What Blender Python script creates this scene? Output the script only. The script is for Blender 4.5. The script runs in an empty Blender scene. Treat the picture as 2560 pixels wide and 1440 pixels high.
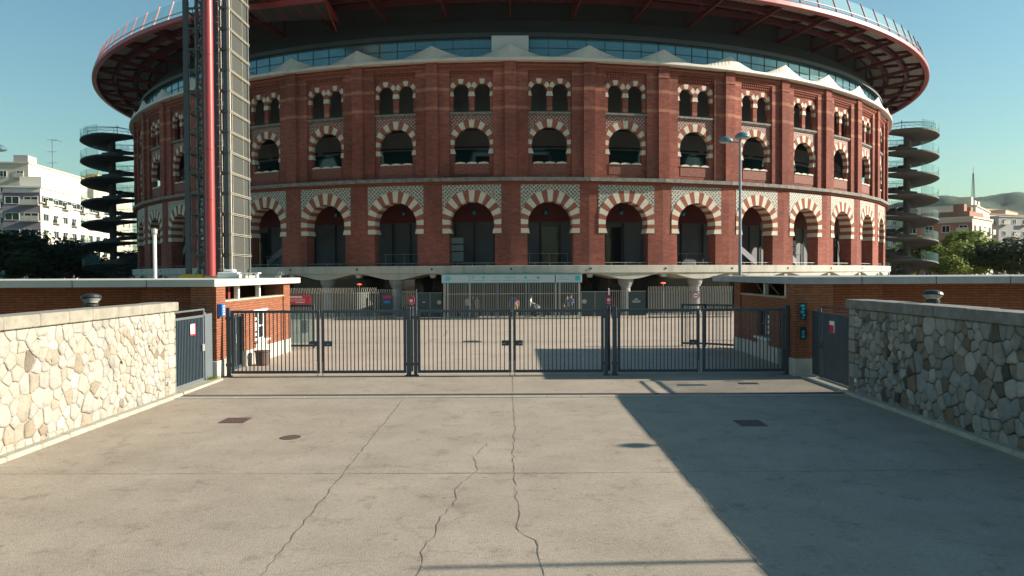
import bpy, math, random
from mathutils import Vector, Matrix
from mathutils.geometry import tessellate_polygon
R = math.radians
S = bpy.context.scene
COL = S.collection
random.seed(7)

# ------------------------------------------------------------ camera, sky, sun, exposure
cam_data = bpy.data.cameras.new('camera'); cam = bpy.data.objects.new('camera', cam_data); COL.objects.link(cam)
EYE = 3.4
cam.matrix_world = Matrix.Translation((0, 0, EYE)) @ Matrix.Rotation(R(90), 4, 'X') @ Matrix.Rotation(R(-1.115), 4, 'X') @ Matrix.Rotation(R(-0.25), 4, 'Z')
cam_data.sensor_width = 36; cam_data.lens = 36*1900/2560
cam_data.clip_start = 0.1; cam_data.clip_end = 8000
S.camera = cam

SUNV = Vector((1, .045, .40)).normalized()
ELEV = math.asin(SUNV.z); ROT = math.atan2(SUNV.x, SUNV.y)
W = bpy.data.worlds.new('World'); S.world = W; W.use_nodes = True
nt = W.node_tree; nt.nodes.clear()
o_ = nt.nodes.new('ShaderNodeOutputWorld'); bg = nt.nodes.new('ShaderNodeBackground'); sk = nt.nodes.new('ShaderNodeTexSky')
sk.sky_type = 'NISHITA'; sk.sun_disc = False; sk.sun_elevation = ELEV; sk.sun_rotation = ROT
sk.air_density = 1.5; sk.dust_density = .7; sk.ozone_density = 1.0; sk.altitude = 30
tint = nt.nodes.new('ShaderNodeMix'); tint.data_type = 'RGBA'; tint.blend_type = 'MULTIPLY'; tint.inputs[0].default_value = 1.0
tint.inputs[7].default_value = (0.62, 0.95, 1.08, 1)
nt.links.new(sk.outputs[0], tint.inputs[6]); nt.links.new(tint.outputs[2], bg.inputs[0]); bg.inputs[1].default_value = 0.058
nt.links.new(bg.outputs[0], o_.inputs[0])
sl = bpy.data.lights.new('sun', 'SUN'); sl.energy = 5.0; sl.angle = R(0.5); sl.color = (1.0, 0.905, 0.78)
so = bpy.data.objects.new('sun', sl); COL.objects.link(so); so.rotation_euler = SUNV.to_track_quat('Z', 'Y').to_euler()
S.view_settings.view_transform = 'Standard'; S.view_settings.look = 'None'; S.view_settings.exposure = 1.08; S.view_settings.gamma = 1
S.render.engine = 'CYCLES'
S.cycles.max_bounces = 6; S.cycles.transparent_max_bounces = 12; S.cycles.volume_bounces = 0

# ------------------------------------------------------------ materials
def mat(name, col, rough=.8, col2=None, scale=1.0, stretch=(1, 1, 1), amt=1.0, bump=0, bscale=None, metal=0, spec=.5, extra=None, detail=6):
    m = bpy.data.materials.new(name); m.use_nodes = True; n = m.node_tree.nodes; l = m.node_tree.links
    b = n['Principled BSDF']; b.inputs['Roughness'].default_value = rough; b.inputs['Metallic'].default_value = metal
    b.inputs['Specular IOR Level'].default_value = spec
    b.inputs['Base Color'].default_value = (*col, 1)
    tc = n.new('ShaderNodeNewGeometry'); mp = n.new('ShaderNodeMapping'); mp.inputs['Scale'].default_value = stretch
    l.new(tc.outputs['Position'], mp.inputs[0])
    last = None
    if col2:
        no = n.new('ShaderNodeTexNoise'); no.inputs['Scale'].default_value = scale; no.inputs['Detail'].default_value = detail
        no.inputs['Roughness'].default_value = .65
        l.new(mp.outputs[0], no.inputs[0])
        cr = n.new('ShaderNodeMapRange'); cr.inputs[1].default_value = .3; cr.inputs[2].default_value = .7; cr.inputs[4].default_value = amt
        l.new(no.outputs[0], cr.inputs[0])
        mx = n.new('ShaderNodeMix'); mx.data_type = 'RGBA'; mx.inputs[6].default_value = (*col, 1); mx.inputs[7].default_value = (*col2, 1)
        l.new(cr.outputs[0], mx.inputs[0]); l.new(mx.outputs[2], b.inputs['Base Color']); last = mx.outputs[2]
    if bump:
        nb = n.new('ShaderNodeTexNoise'); nb.inputs['Scale'].default_value = bscale or scale*4; nb.inputs['Detail'].default_value = 5
        l.new(mp.outputs[0], nb.inputs[0])
        bp = n.new('ShaderNodeBump'); bp.inputs['Strength'].default_value = bump; bp.inputs['Distance'].default_value = .03
        l.new(nb.outputs[0], bp.inputs['Height']); l.new(bp.outputs[0], b.inputs['Normal'])
    if extra: extra(m, n, l, b, last, mp)
    return m

def mul(n, l, a, b, fac=1.0, mode='MULTIPLY'):
    mx = n.new('ShaderNodeMix'); mx.data_type = 'RGBA'; mx.blend_type = mode
    mx.inputs[0].default_value = fac
    l.new(a, mx.inputs[6]); l.new(b, mx.inputs[7]); return mx

def brickish(scale_u, scale_v, mortar=.06, c1=1.0, c2=.72, mort=.55):
    def f(m, n, l, b, last, mp):
        uv = n.new('ShaderNodeUVMap'); uv.uv_map = 'UVMap'
        bt = n.new('ShaderNodeTexBrick'); bt.inputs['Scale'].default_value = 1; bt.inputs['Brick Width'].default_value = scale_u
        bt.inputs['Row Height'].default_value = scale_v; bt.inputs['Mortar Size'].default_value = mortar*scale_v
        bt.inputs['Color1'].default_value = (c1, c1, c1, 1); bt.inputs['Color2'].default_value = (c2, c2*.95, c2*.9, 1); bt.inputs['Mortar'].default_value = (mort, mort, mort, 1)
        l.new(uv.outputs[0], bt.inputs[0])
        mx = mul(n, l, last, bt.outputs[0]); l.new(mx.outputs[2], b.inputs['Base Color'])
    return f

def facade_extra(m, n, l, b, last, mp):
    # horizontal lighter courses, fine brick rows, dark weather stains
    sx = n.new('ShaderNodeSeparateXYZ'); l.new(mp.inputs[0].links[0].from_socket, sx.inputs[0])
    uv = n.new('ShaderNodeUVMap'); uv.uv_map = 'UVMap'
    bt = n.new('ShaderNodeTexBrick'); bt.inputs['Scale'].default_value = 1; bt.inputs['Brick Width'].default_value = .42; bt.inputs['Row Height'].default_value = .14
    bt.inputs['Mortar Size'].default_value = .012; bt.inputs['Color1'].default_value = (1, 1, 1, 1); bt.inputs['Color2'].default_value = (.62, .6, .58, 1); bt.inputs['Mortar'].default_value = (.8, .8, .8, 1)
    l.new(uv.outputs[0], bt.inputs[0])
    a = mul(n, l, last, bt.outputs[0], .75)
    # light bands
    cr = n.new('ShaderNodeValToRGB'); cr.color_ramp.interpolation = 'CONSTANT'
    mr = n.new('ShaderNodeMapRange'); mr.inputs[1].default_value = 4; mr.inputs[2].default_value = 20; l.new(sx.outputs[2], mr.inputs[0])
    e = cr.color_ramp.elements; e[0].color = (0, 0, 0, 1); e[0].position = 0; e[1].position = .999; e[1].color = (0, 0, 0, 1)
    for z0, z1, v in ((16.25, 16.5, .5), (17.75, 18.0, .55), (18.9, 19.1, .35)):
        p = e.new((z0-4)/16); p.color = (v, v, v, 1); q = e.new((z1-4)/16); q.color = (0, 0, 0, 1)
    l.new(mr.outputs[0], cr.inputs[0])
    mx = n.new('ShaderNodeMix'); mx.data_type = 'RGBA'; mx.inputs[7].default_value = (.48, .24, .15, 1)
    l.new(cr.outputs[0], mx.inputs[0]); l.new(a.outputs[2], mx.inputs[6])
    # stains
    ns = n.new('ShaderNodeTexNoise'); ns.inputs['Scale'].default_value = .35; ns.inputs['Detail'].default_value = 8
    mp2 = n.new('ShaderNodeMapping'); mp2.inputs['Scale'].default_value = (1, 1, .35); l.new(mp.inputs[0].links[0].from_socket, mp2.inputs[0]); l.new(mp2.outputs[0], ns.inputs[0])
    rr = n.new('ShaderNodeMapRange'); rr.inputs[1].default_value = .35; rr.inputs[2].default_value = .75; rr.inputs[3].default_value = 1.15; rr.inputs[4].default_value = .52
    l.new(ns.outputs[0], rr.inputs[0])
    fin = mul(n, l, mx.outputs[2], rr.outputs[0])
    n3 = n.new('ShaderNodeTexNoise'); n3.inputs['Scale'].default_value = 3.2; n3.inputs['Detail'].default_value = 5
    mp3 = n.new('ShaderNodeMapping'); mp3.inputs['Scale'].default_value = (1, 1, .10); l.new(mp.inputs[0].links[0].from_socket, mp3.inputs[0]); l.new(mp3.outputs[0], n3.inputs[0])
    r3 = n.new('ShaderNodeMapRange'); r3.inputs[1].default_value = .5; r3.inputs[2].default_value = .72; r3.inputs[4].default_value = .55; l.new(n3.outputs[0], r3.inputs[0])
    m4 = n.new('ShaderNodeMix'); m4.data_type = 'RGBA'; m4.inputs[7].default_value = (.13, .075, .06, 1); l.new(r3.outputs[0], m4.inputs[0]); l.new(fin.outputs[2], m4.inputs[6])
    n5 = n.new('ShaderNodeTexNoise'); n5.inputs['Scale'].default_value = .12; n5.inputs['Detail'].default_value = 3; l.new(mp.inputs[0].links[0].from_socket, n5.inputs[0])
    r5 = n.new('ShaderNodeMapRange'); r5.inputs[1].default_value = .35; r5.inputs[2].default_value = .65; r5.inputs[3].default_value = .85; r5.inputs[4].default_value = 1.15; l.new(n5.outputs[0], r5.inputs[0])
    f5 = mul(n, l, m4.outputs[2], r5.outputs[0]); l.new(f5.outputs[2], b.inputs['Base Color'])

def mosaic(c1, c2, size, thr=.28):
    def f(m, n, l, b, last, mp):
        uv = n.new('ShaderNodeUVMap'); uv.uv_map = 'UVMap'
        rot = n.new('ShaderNodeMapping'); rot.inputs['Rotation'].default_value = (0, 0, R(45)); rot.inputs['Scale'].default_value = (1/size, 1/size, 1)
        l.new(uv.outputs[0], rot.inputs[0])
        v = n.new('ShaderNodeTexVoronoi'); v.voronoi_dimensions = '2D'; v.feature = 'F1'; v.inputs['Scale'].default_value = 1; v.inputs['Randomness'].default_value = .25
        l.new(rot.outputs[0], v.inputs[0])
        cr = n.new('ShaderNodeMapRange'); cr.inputs[1].default_value = thr; cr.inputs[2].default_value = thr+.12
        l.new(v.outputs['Distance'], cr.inputs[0])
        mx = n.new('ShaderNodeMix'); mx.data_type = 'RGBA'; mx.inputs[6].default_value = (*c1, 1); mx.inputs[7].default_value = (*c2, 1)
        l.new(cr.outputs[0], mx.inputs[0]); l.new(mx.outputs[2], b.inputs['Base Color'])
    return f

def streaks(c, zs=.25, amt=.55, sc=1.2):
    def f(m, n, l, b, last, mp):
        ns = n.new('ShaderNodeTexNoise'); ns.inputs['Scale'].default_value = sc; ns.inputs['Detail'].default_value = 6
        mp2 = n.new('ShaderNodeMapping'); mp2.inputs['Scale'].default_value = (1, 1, zs); l.new(mp.inputs[0].links[0].from_socket, mp2.inputs[0]); l.new(mp2.outputs[0], ns.inputs[0])
        rr = n.new('ShaderNodeMapRange'); rr.inputs[1].default_value = .5; rr.inputs[2].default_value = .75; rr.inputs[4].default_value = amt
        l.new(ns.outputs[0], rr.inputs[0])
        mx = n.new('ShaderNodeMix'); mx.data_type = 'RGBA'; mx.inputs[7].default_value = (*c, 1); l.new(rr.outputs[0], mx.inputs[0]); l.new(last, mx.inputs[6])
        l.new(mx.outputs[2], b.inputs['Base Color'])
    return f

def glass_mat(name, col, alpha, rough=.05):
    m = bpy.data.materials.new(name); m.use_nodes = True; n = m.node_tree.nodes; l = m.node_tree.links
    b = n['Principled BSDF']; b.inputs['Base Color'].default_value = (*col, 1); b.inputs['Roughness'].default_value = rough
    t = n.new('ShaderNodeBsdfTransparent'); t.inputs[0].default_value = (.86, .95, .93, 1); mx = n.new('ShaderNodeMixShader'); mx.inputs[0].default_value = alpha
    l.new(t.outputs[0], mx.inputs[1]); l.new(b.outputs[0], mx.inputs[2]); l.new(mx.outputs[0], n['Material Output'].inputs[0]); return m

def stone_mat(name, cols, stain=.0):
    m = bpy.data.materials.new(name); m.use_nodes = True; n = m.node_tree.nodes; l = m.node_tree.links
    b = n['Principled BSDF']; b.inputs['Roughness'].default_value = .9; b.inputs['Specular IOR Level'].default_value = .2
    at = n.new('ShaderNodeAttribute'); at.attribute_name = 'tone'
    cr = n.new('ShaderNodeValToRGB'); e = cr.color_ramp.elements
    e[0].color = (*cols[0], 1); e[1].color = (*cols[-1], 1)
    for i, c in enumerate(cols[1:-1]): q = e.new((i+1)/(len(cols)-1)); q.color = (*c, 1)
    l.new(at.outputs['Fac'], cr.inputs[0])
    g = n.new('ShaderNodeNewGeometry')
    ns = n.new('ShaderNodeTexNoise'); ns.inputs['Scale'].default_value = 5; ns.inputs['Detail'].default_value = 8; ns.inputs['Roughness'].default_value = .7; l.new(g.outputs['Position'], ns.inputs[0])
    rr = n.new('ShaderNodeMapRange'); rr.inputs[1].default_value = .3; rr.inputs[2].default_value = .75; rr.inputs[3].default_value = 1.12; rr.inputs[4].default_value = .75; l.new(ns.outputs[0], rr.inputs[0])
    a = mul(n, l, cr.outputs[0], rr.outputs[0])
    out = a.outputs[2]
    if stain:
        n2 = n.new('ShaderNodeTexNoise'); n2.inputs['Scale'].default_value = .9; n2.inputs['Detail'].default_value = 7; l.new(g.outputs['Position'], n2.inputs[0])
        r2 = n.new('ShaderNodeMapRange'); r2.inputs[1].default_value = .55; r2.inputs[2].default_value = .7; r2.inputs[4].default_value = stain; l.new(n2.outputs[0], r2.inputs[0])
        mx = n.new('ShaderNodeMix'); mx.data_type = 'RGBA'; mx.inputs[7].default_value = (.05, .048, .04, 1); l.new(r2.outputs[0], mx.inputs[0]); l.new(out, mx.inputs[6]); out = mx.outputs[2]
    l.new(out, b.inputs['Base Color'])
    nb = n.new('ShaderNodeTexNoise'); nb.inputs['Scale'].default_value = 11; nb.inputs['Detail'].default_value = 8; l.new(g.outputs['Position'], nb.inputs[0])
    bp = n.new('ShaderNodeBump'); bp.inputs['Strength'].default_value = .9; bp.inputs['Distance'].default_value = .035; l.new(nb.outputs[0], bp.inputs['Height']); l.new(bp.outputs[0], b.inputs['Normal'])
    return m

def concrete_extra(m, n, l, b, last, mp):
    pos = mp.inputs[0].links[0].from_socket
    # fine speckle and long soft stains
    n1 = n.new('ShaderNodeTexNoise'); n1.inputs['Scale'].default_value = 45; n1.inputs['Detail'].default_value = 3; l.new(pos, n1.inputs[0])
    r1 = n.new('ShaderNodeMapRange'); r1.inputs[1].default_value = .35; r1.inputs[2].default_value = .65; r1.inputs[3].default_value = .86; r1.inputs[4].default_value = 1.10; l.new(n1.outputs[0], r1.inputs[0])
    a = mul(n, l, last, r1.outputs[0])
    n2 = n.new('ShaderNodeTexNoise'); n2.inputs['Scale'].default_value = 1.7; n2.inputs['Detail'].default_value = 9; n2.inputs['Roughness'].default_value = .75; l.new(pos, n2.inputs[0])
    r2 = n.new('ShaderNodeMapRange'); r2.inputs[1].default_value = .54; r2.inputs[2].default_value = .70; r2.inputs[3].default_value = 1.03; r2.inputs[4].default_value = .68; l.new(n2.outputs[0], r2.inputs[0])
    c = mul(n, l, a.outputs[2], r2.outputs[0])
    v = n.new('ShaderNodeTexVoronoi'); v.inputs['Scale'].default_value = 1.3; l.new(pos, v.inputs[0])
    r3 = n.new('ShaderNodeMapRange'); r3.inputs[1].default_value = .02; r3.inputs[2].default_value = .06; r3.inputs[3].default_value = .62; r3.inputs[4].default_value = 1; l.new(v.outputs['Distance'], r3.inputs[0])
    d = mul(n, l, c.outputs[2], r3.outputs[0])
    # grit and leaf-sized spots
    v4 = n.new('ShaderNodeTexVoronoi'); v4.inputs['Scale'].default_value = 6; l.new(pos, v4.inputs[0])
    r4 = n.new('ShaderNodeMapRange'); r4.inputs[1].default_value = .05; r4.inputs[2].default_value = .14; r4.inputs[3].default_value = .6; r4.inputs[4].default_value = 1; l.new(v4.outputs['Distance'], r4.inputs[0])
    d2 = mul(n, l, d.outputs[2], r4.outputs[0], .8)
    n5 = n.new('ShaderNodeTexNoise'); n5.inputs['Scale'].default_value = 14; n5.inputs['Detail'].default_value = 4; l.new(pos, n5.inputs[0])
    r5 = n.new('ShaderNodeMapRange'); r5.inputs[1].default_value = .35; r5.inputs[2].default_value = .65; r5.inputs[3].default_value = .93; r5.inputs[4].default_value = 1.06; l.new(n5.outputs[0], r5.inputs[0])
    d3 = mul(n, l, d2.outputs[2], r5.outputs[0])
    # hairline crazing where the slab is worn
    wn = n.new('ShaderNodeTexNoise'); wn.inputs['Scale'].default_value = 2.2; wn.inputs['Detail'].default_value = 5; l.new(pos, wn.inputs[0])
    va = n.new('ShaderNodeVectorMath'); va.operation = 'MULTIPLY_ADD'; va.inputs[1].default_value = (.7, .7, 0); l.new(wn.outputs['Color'], va.inputs[0]); l.new(pos, va.inputs[2])
    v6 = n.new('ShaderNodeTexVoronoi'); v6.feature = 'DISTANCE_TO_EDGE'; v6.inputs['Scale'].default_value = .42; l.new(va.outputs[0], v6.inputs[0])
    r6 = n.new('ShaderNodeMapRange'); r6.inputs[1].default_value = .002; r6.inputs[2].default_value = .006; r6.inputs[3].default_value = .88; r6.inputs[4].default_value = 1; l.new(v6.outputs['Distance'], r6.inputs[0])
    d4 = mul(n, l, d3.outputs[2], r6.outputs[0]); l.new(d4.outputs[2], b.inputs['Base Color'])

M = {}
M['forecourt'] = mat('forecourt concrete', (.385, .328, .255), .9, (.295, .25, .195), .6, extra=concrete_extra, bump=.3, bscale=55, spec=.08)
M['plaza'] = mat('plaza paving', (.46, .375, .30), .85, (.38, .32, .25), .25, extra=concrete_extra, bump=.15, bscale=30, spec=.1)
M['earth'] = mat('far ground', (.16, .15, .12), .95, (.10, .11, .08), .02)
M['crack'] = mat('dark crack', (.13, .112, .09), 1)
M['joint'] = mat('joint filler', (.13, .115, .095), 1)
M['kerb'] = mat('kerb stone', (.42, .39, .31), .85, (.3, .28, .22), 2.5, bump=.3)
M['strip'] = mat('channel stone', (.36, .34, .28), .85, (.28, .27, .23), 3, bump=.2)
M['rust'] = mat('rusted iron', (.085, .05, .045), .7, (.13, .075, .06), 12, bump=.3)
M['iron'] = mat('dark iron', (.035, .038, .042), .6, (.06, .06, .06), 9)
M['brick'] = mat('facade brick', (.33, .116, .084), .9, (.225, .076, .057), 1.6, (1, 1, 3), bump=.25, bscale=14, extra=facade_extra, spec=.15)
M['brick_dark'] = mat('arch brick', (.23, .075, .05), .9, (.30, .11, .075), 5, bump=.2, spec=.15)
M['white_stone'] = mat('arch limestone', (.60, .54, .42), .85, (.45, .42, .34), 1.8, bump=.15)
M['mosaic'] = mat('tile mosaic', (.5, .5, .4), .6, (.4, .4, .4), 1, extra=mosaic((.06, .068, .07), (.38, .355, .28), .22, .27))
M['mosaic_red'] = mat('brick mosaic', (.5, .5, .4), .7, (.4, .4, .4), 1, extra=mosaic((.42, .38, .31), (.19, .07, .055), .2, .19))
M['lattice'] = mat('pierced brick', (.5, .5, .4), .8, (.4, .4, .4), 1, extra=mosaic((.03, .015, .012), (.27, .09, .06), .15, .26))
M['cornice'] = mat('weathered cornice', (.26, .25, .22), .9, (.10, .09, .08), 3.5, bump=.4)
M['concrete'] = mat('pale concrete', (.50, .47, .39), .8, (.40, .38, .32), .9, bump=.15, extra=streaks((.2, .19, .16), .2, .5, 1.5))
M['column'] = mat('column concrete', (.30, .30, .28), .85, (.22, .22, .21), 2)
M['canopy'] = mat('white canopy panels', (.62, .59, .52), .6, (.54, .51, .46), .8, extra=streaks((.3, .29, .26), .15, .35, 1.4))
M['soffit'] = mat('smooth dark soffit', (.05, .057, .062), .55, (.04, .046, .05), .4)
M['louvre'] = mat('louvre metal', (.06, .066, .066), .5)
M['red_steel'] = mat('red painted steel', (.25, .03, .026), .5, (.17, .024, .022), 1.3)
M['rim_red'] = mat('rim paint', (.32, .07, .07), .5, (.25, .055, .055), 1.2)
M['mast_red'] = mat('mast red paint', (.34, .035, .033), .42, (.24, .04, .04), .9, bump=.1, extra=streaks((.16, .05, .05), .12, .6, 2.5))
M['dark_red'] = mat('dark red steel', (.09, .015, .015), .6, (.07, .015, .015), 1.5)
M['panel_grey'] = mat('perforated ceiling panel', (.36, .355, .31), .6, (.10, .10, .09), 5)
M['dark'] = mat('dark interior', (.03, .03, .032), .9, (.045, .045, .045), .6)
M['inner_grey'] = mat('interior render', (.34, .35, .355), .8, (.24, .25, .26), .6)
M['inner_dark'] = mat('dark interior render', (.12, .125, .135), .6, (.07, .075, .08), .5)
M['inner_red'] = mat('interior red band', (.16, .02, .017), .6, (.11, .015, .014), .9)
M['dark_glass'] = mat('dark glass', (.012, .018, .02), .08, spec=.5)
M['teal_glass'] = mat('teal glass', (.02, .085, .11), .1, (.015, .06, .085), .3, spec=.6)
M['pale_glass'] = mat('pale window pane', (.30, .38, .36), .25)  # plain pale colour, no emission
M['clear_glass'] = glass_mat('railing glass', (.55, .75, .74), .28)
M['green_glass'] = glass_mat('stair glass', (.20, .36, .35), .24)
M['lift_glass'] = glass_mat('lift glass', (.10, .105, .095), .8, .2)
M['lift_blind'] = mat('lift inner panels', (.07, .07, .06), .7, (.04, .04, .038), .5, (3, 3, .3))
M['band_glass'] = mat('sky glass', (.10, .21, .24), .12, (.05, .14, .17), .4, spec=1.0, metal=.35)
M['steel'] = mat('galvanised steel', (.40, .40, .37), .45, (.32, .32, .30), 3, metal=.3)
M['lift_frame'] = mat('lift frame pale', (.50, .47, .38), .55, (.36, .34, .28), 3)
M['gate'] = mat('gate paint', (.035, .055, .07), .5, (.045, .065, .08), 4)
M['dark_steel'] = mat('dark painted steel', (.04, .06, .065), .55, (.05, .07, .075), 2)
M['slab_shaded'] = mat('shaded stair slab', (.06, .075, .078), .8, (.045, .055, .055), .7)  # twin of the tan slab; the left tower's shadow is put into this colour
M['slab_tan'] = mat('tan stair slab', (.12, .115, .10), .8, (.09, .085, .078), .7)
M['gh_brick'] = mat('guardhouse brick', (.34, .14, .078), .9, (.24, .095, .055), 4, (1, 1, 4), bump=.2, bscale=25, extra=brickish(.5, .085, .14, 1.0, .8, .45), spec=.15)
M['plinth'] = mat('plinth stone', (.55, .50, .42), .85, (.38, .36, .31), 2, bump=.3)
M['roof'] = mat('roof concrete', (.34, .345, .34), .8, (.26, .265, .265), 1.2, extra=streaks((.16, .16, .16), .2, .4, 2))
M['roof_pale'] = mat('pale roof concrete', (.52, .49, .42), .8, (.45, .43, .37), 1.2)
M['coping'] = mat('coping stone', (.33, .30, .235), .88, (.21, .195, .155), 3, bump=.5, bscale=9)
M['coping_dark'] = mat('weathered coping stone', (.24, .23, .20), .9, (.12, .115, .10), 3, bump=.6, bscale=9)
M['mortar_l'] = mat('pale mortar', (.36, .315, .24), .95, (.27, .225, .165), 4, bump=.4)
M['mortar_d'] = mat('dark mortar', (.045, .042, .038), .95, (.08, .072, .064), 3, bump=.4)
M['stone_l'] = stone_mat('pale quarry stone', [(.16, .135, .105), (.29, .24, .175), (.345, .312, .25), (.375, .35, .295), (.33, .312, .27), (.40, .382, .335)], .3)  # paler stone of the left wall, its own colour
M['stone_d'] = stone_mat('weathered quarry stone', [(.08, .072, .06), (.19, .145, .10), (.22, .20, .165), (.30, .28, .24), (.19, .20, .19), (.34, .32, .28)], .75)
M['white'] = mat('white paint', (.75, .74, .70), .5, (.68, .67, .63), 5)
M['red_sign'] = mat('red sign', (.50, .02, .05), .5)
M['blue_sign'] = mat('blue sign', (.02, .12, .42), .4, (.03, .18, .5), 15)
M['cyan_sign'] = mat('cyan sign', (.02, .42, .52), .4)
M['black'] = mat('black plastic', (.02, .022, .025), .45)
M['header'] = mat('pale header panel', (.46, .50, .50), .4, (.42, .47, .48), .8)
M['lamp_glass'] = mat('lamp diffuser', (.30, .30, .28), .3)
M['brown'] = mat('brown planter', (.12, .075, .05), .8, (.08, .05, .035), 6)
M['fence_pale'] = mat('pale fence steel', (.46, .46, .41), .45, metal=.2)
M['mesh_panel'] = mat('dark screen panel', (.035, .06, .062), .7, (.045, .07, .07), 1)
M['skin'] = mat('skin', (.45, .26, .18), .6)
M['hair'] = mat('dark hair', (.03, .02, .015), .7)
M['bark'] = mat('bark', (.13, .10, .075), .95, (.08, .065, .05), 6, bump=.5)
M['hand_red'] = None

def leaf_mat(name, c1, c2):
    m = bpy.data.materials.new(name); m.use_nodes = True; n = m.node_tree.nodes; l = m.node_tree.links
    b = n['Principled BSDF']; b.inputs['Roughness'].default_value = .6
    b.inputs['Specular IOR Level'].default_value = .25
    at = n.new('ShaderNodeAttribute'); at.attribute_name = 'tone'
    mx = n.new('ShaderNodeMix'); mx.data_type = 'RGBA'; mx.inputs[6].default_value = (*c1, 1); mx.inputs[7].default_value = (*c2, 1)
    l.new(at.outputs['Fac'], mx.inputs[0]); l.new(mx.outputs[2], b.inputs['Base Color'])
    t = n.new('ShaderNodeBsdfTranslucent'); l.new(mx.outputs[2], t.inputs[0]); s = n.new('ShaderNodeMixShader'); s.inputs[0].default_value = .4
    l.new(b.outputs[0], s.inputs[1]); l.new(t.outputs[0], s.inputs[2]); l.new(s.outputs[0], n['Material Output'].inputs[0]); return m
M['leaf_dark'] = leaf_mat('dark foliage', (.018, .035, .014), (.04, .065, .022))
M['leaf_green'] = leaf_mat('green foliage', (.09, .15, .025), (.28, .32, .06))

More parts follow.
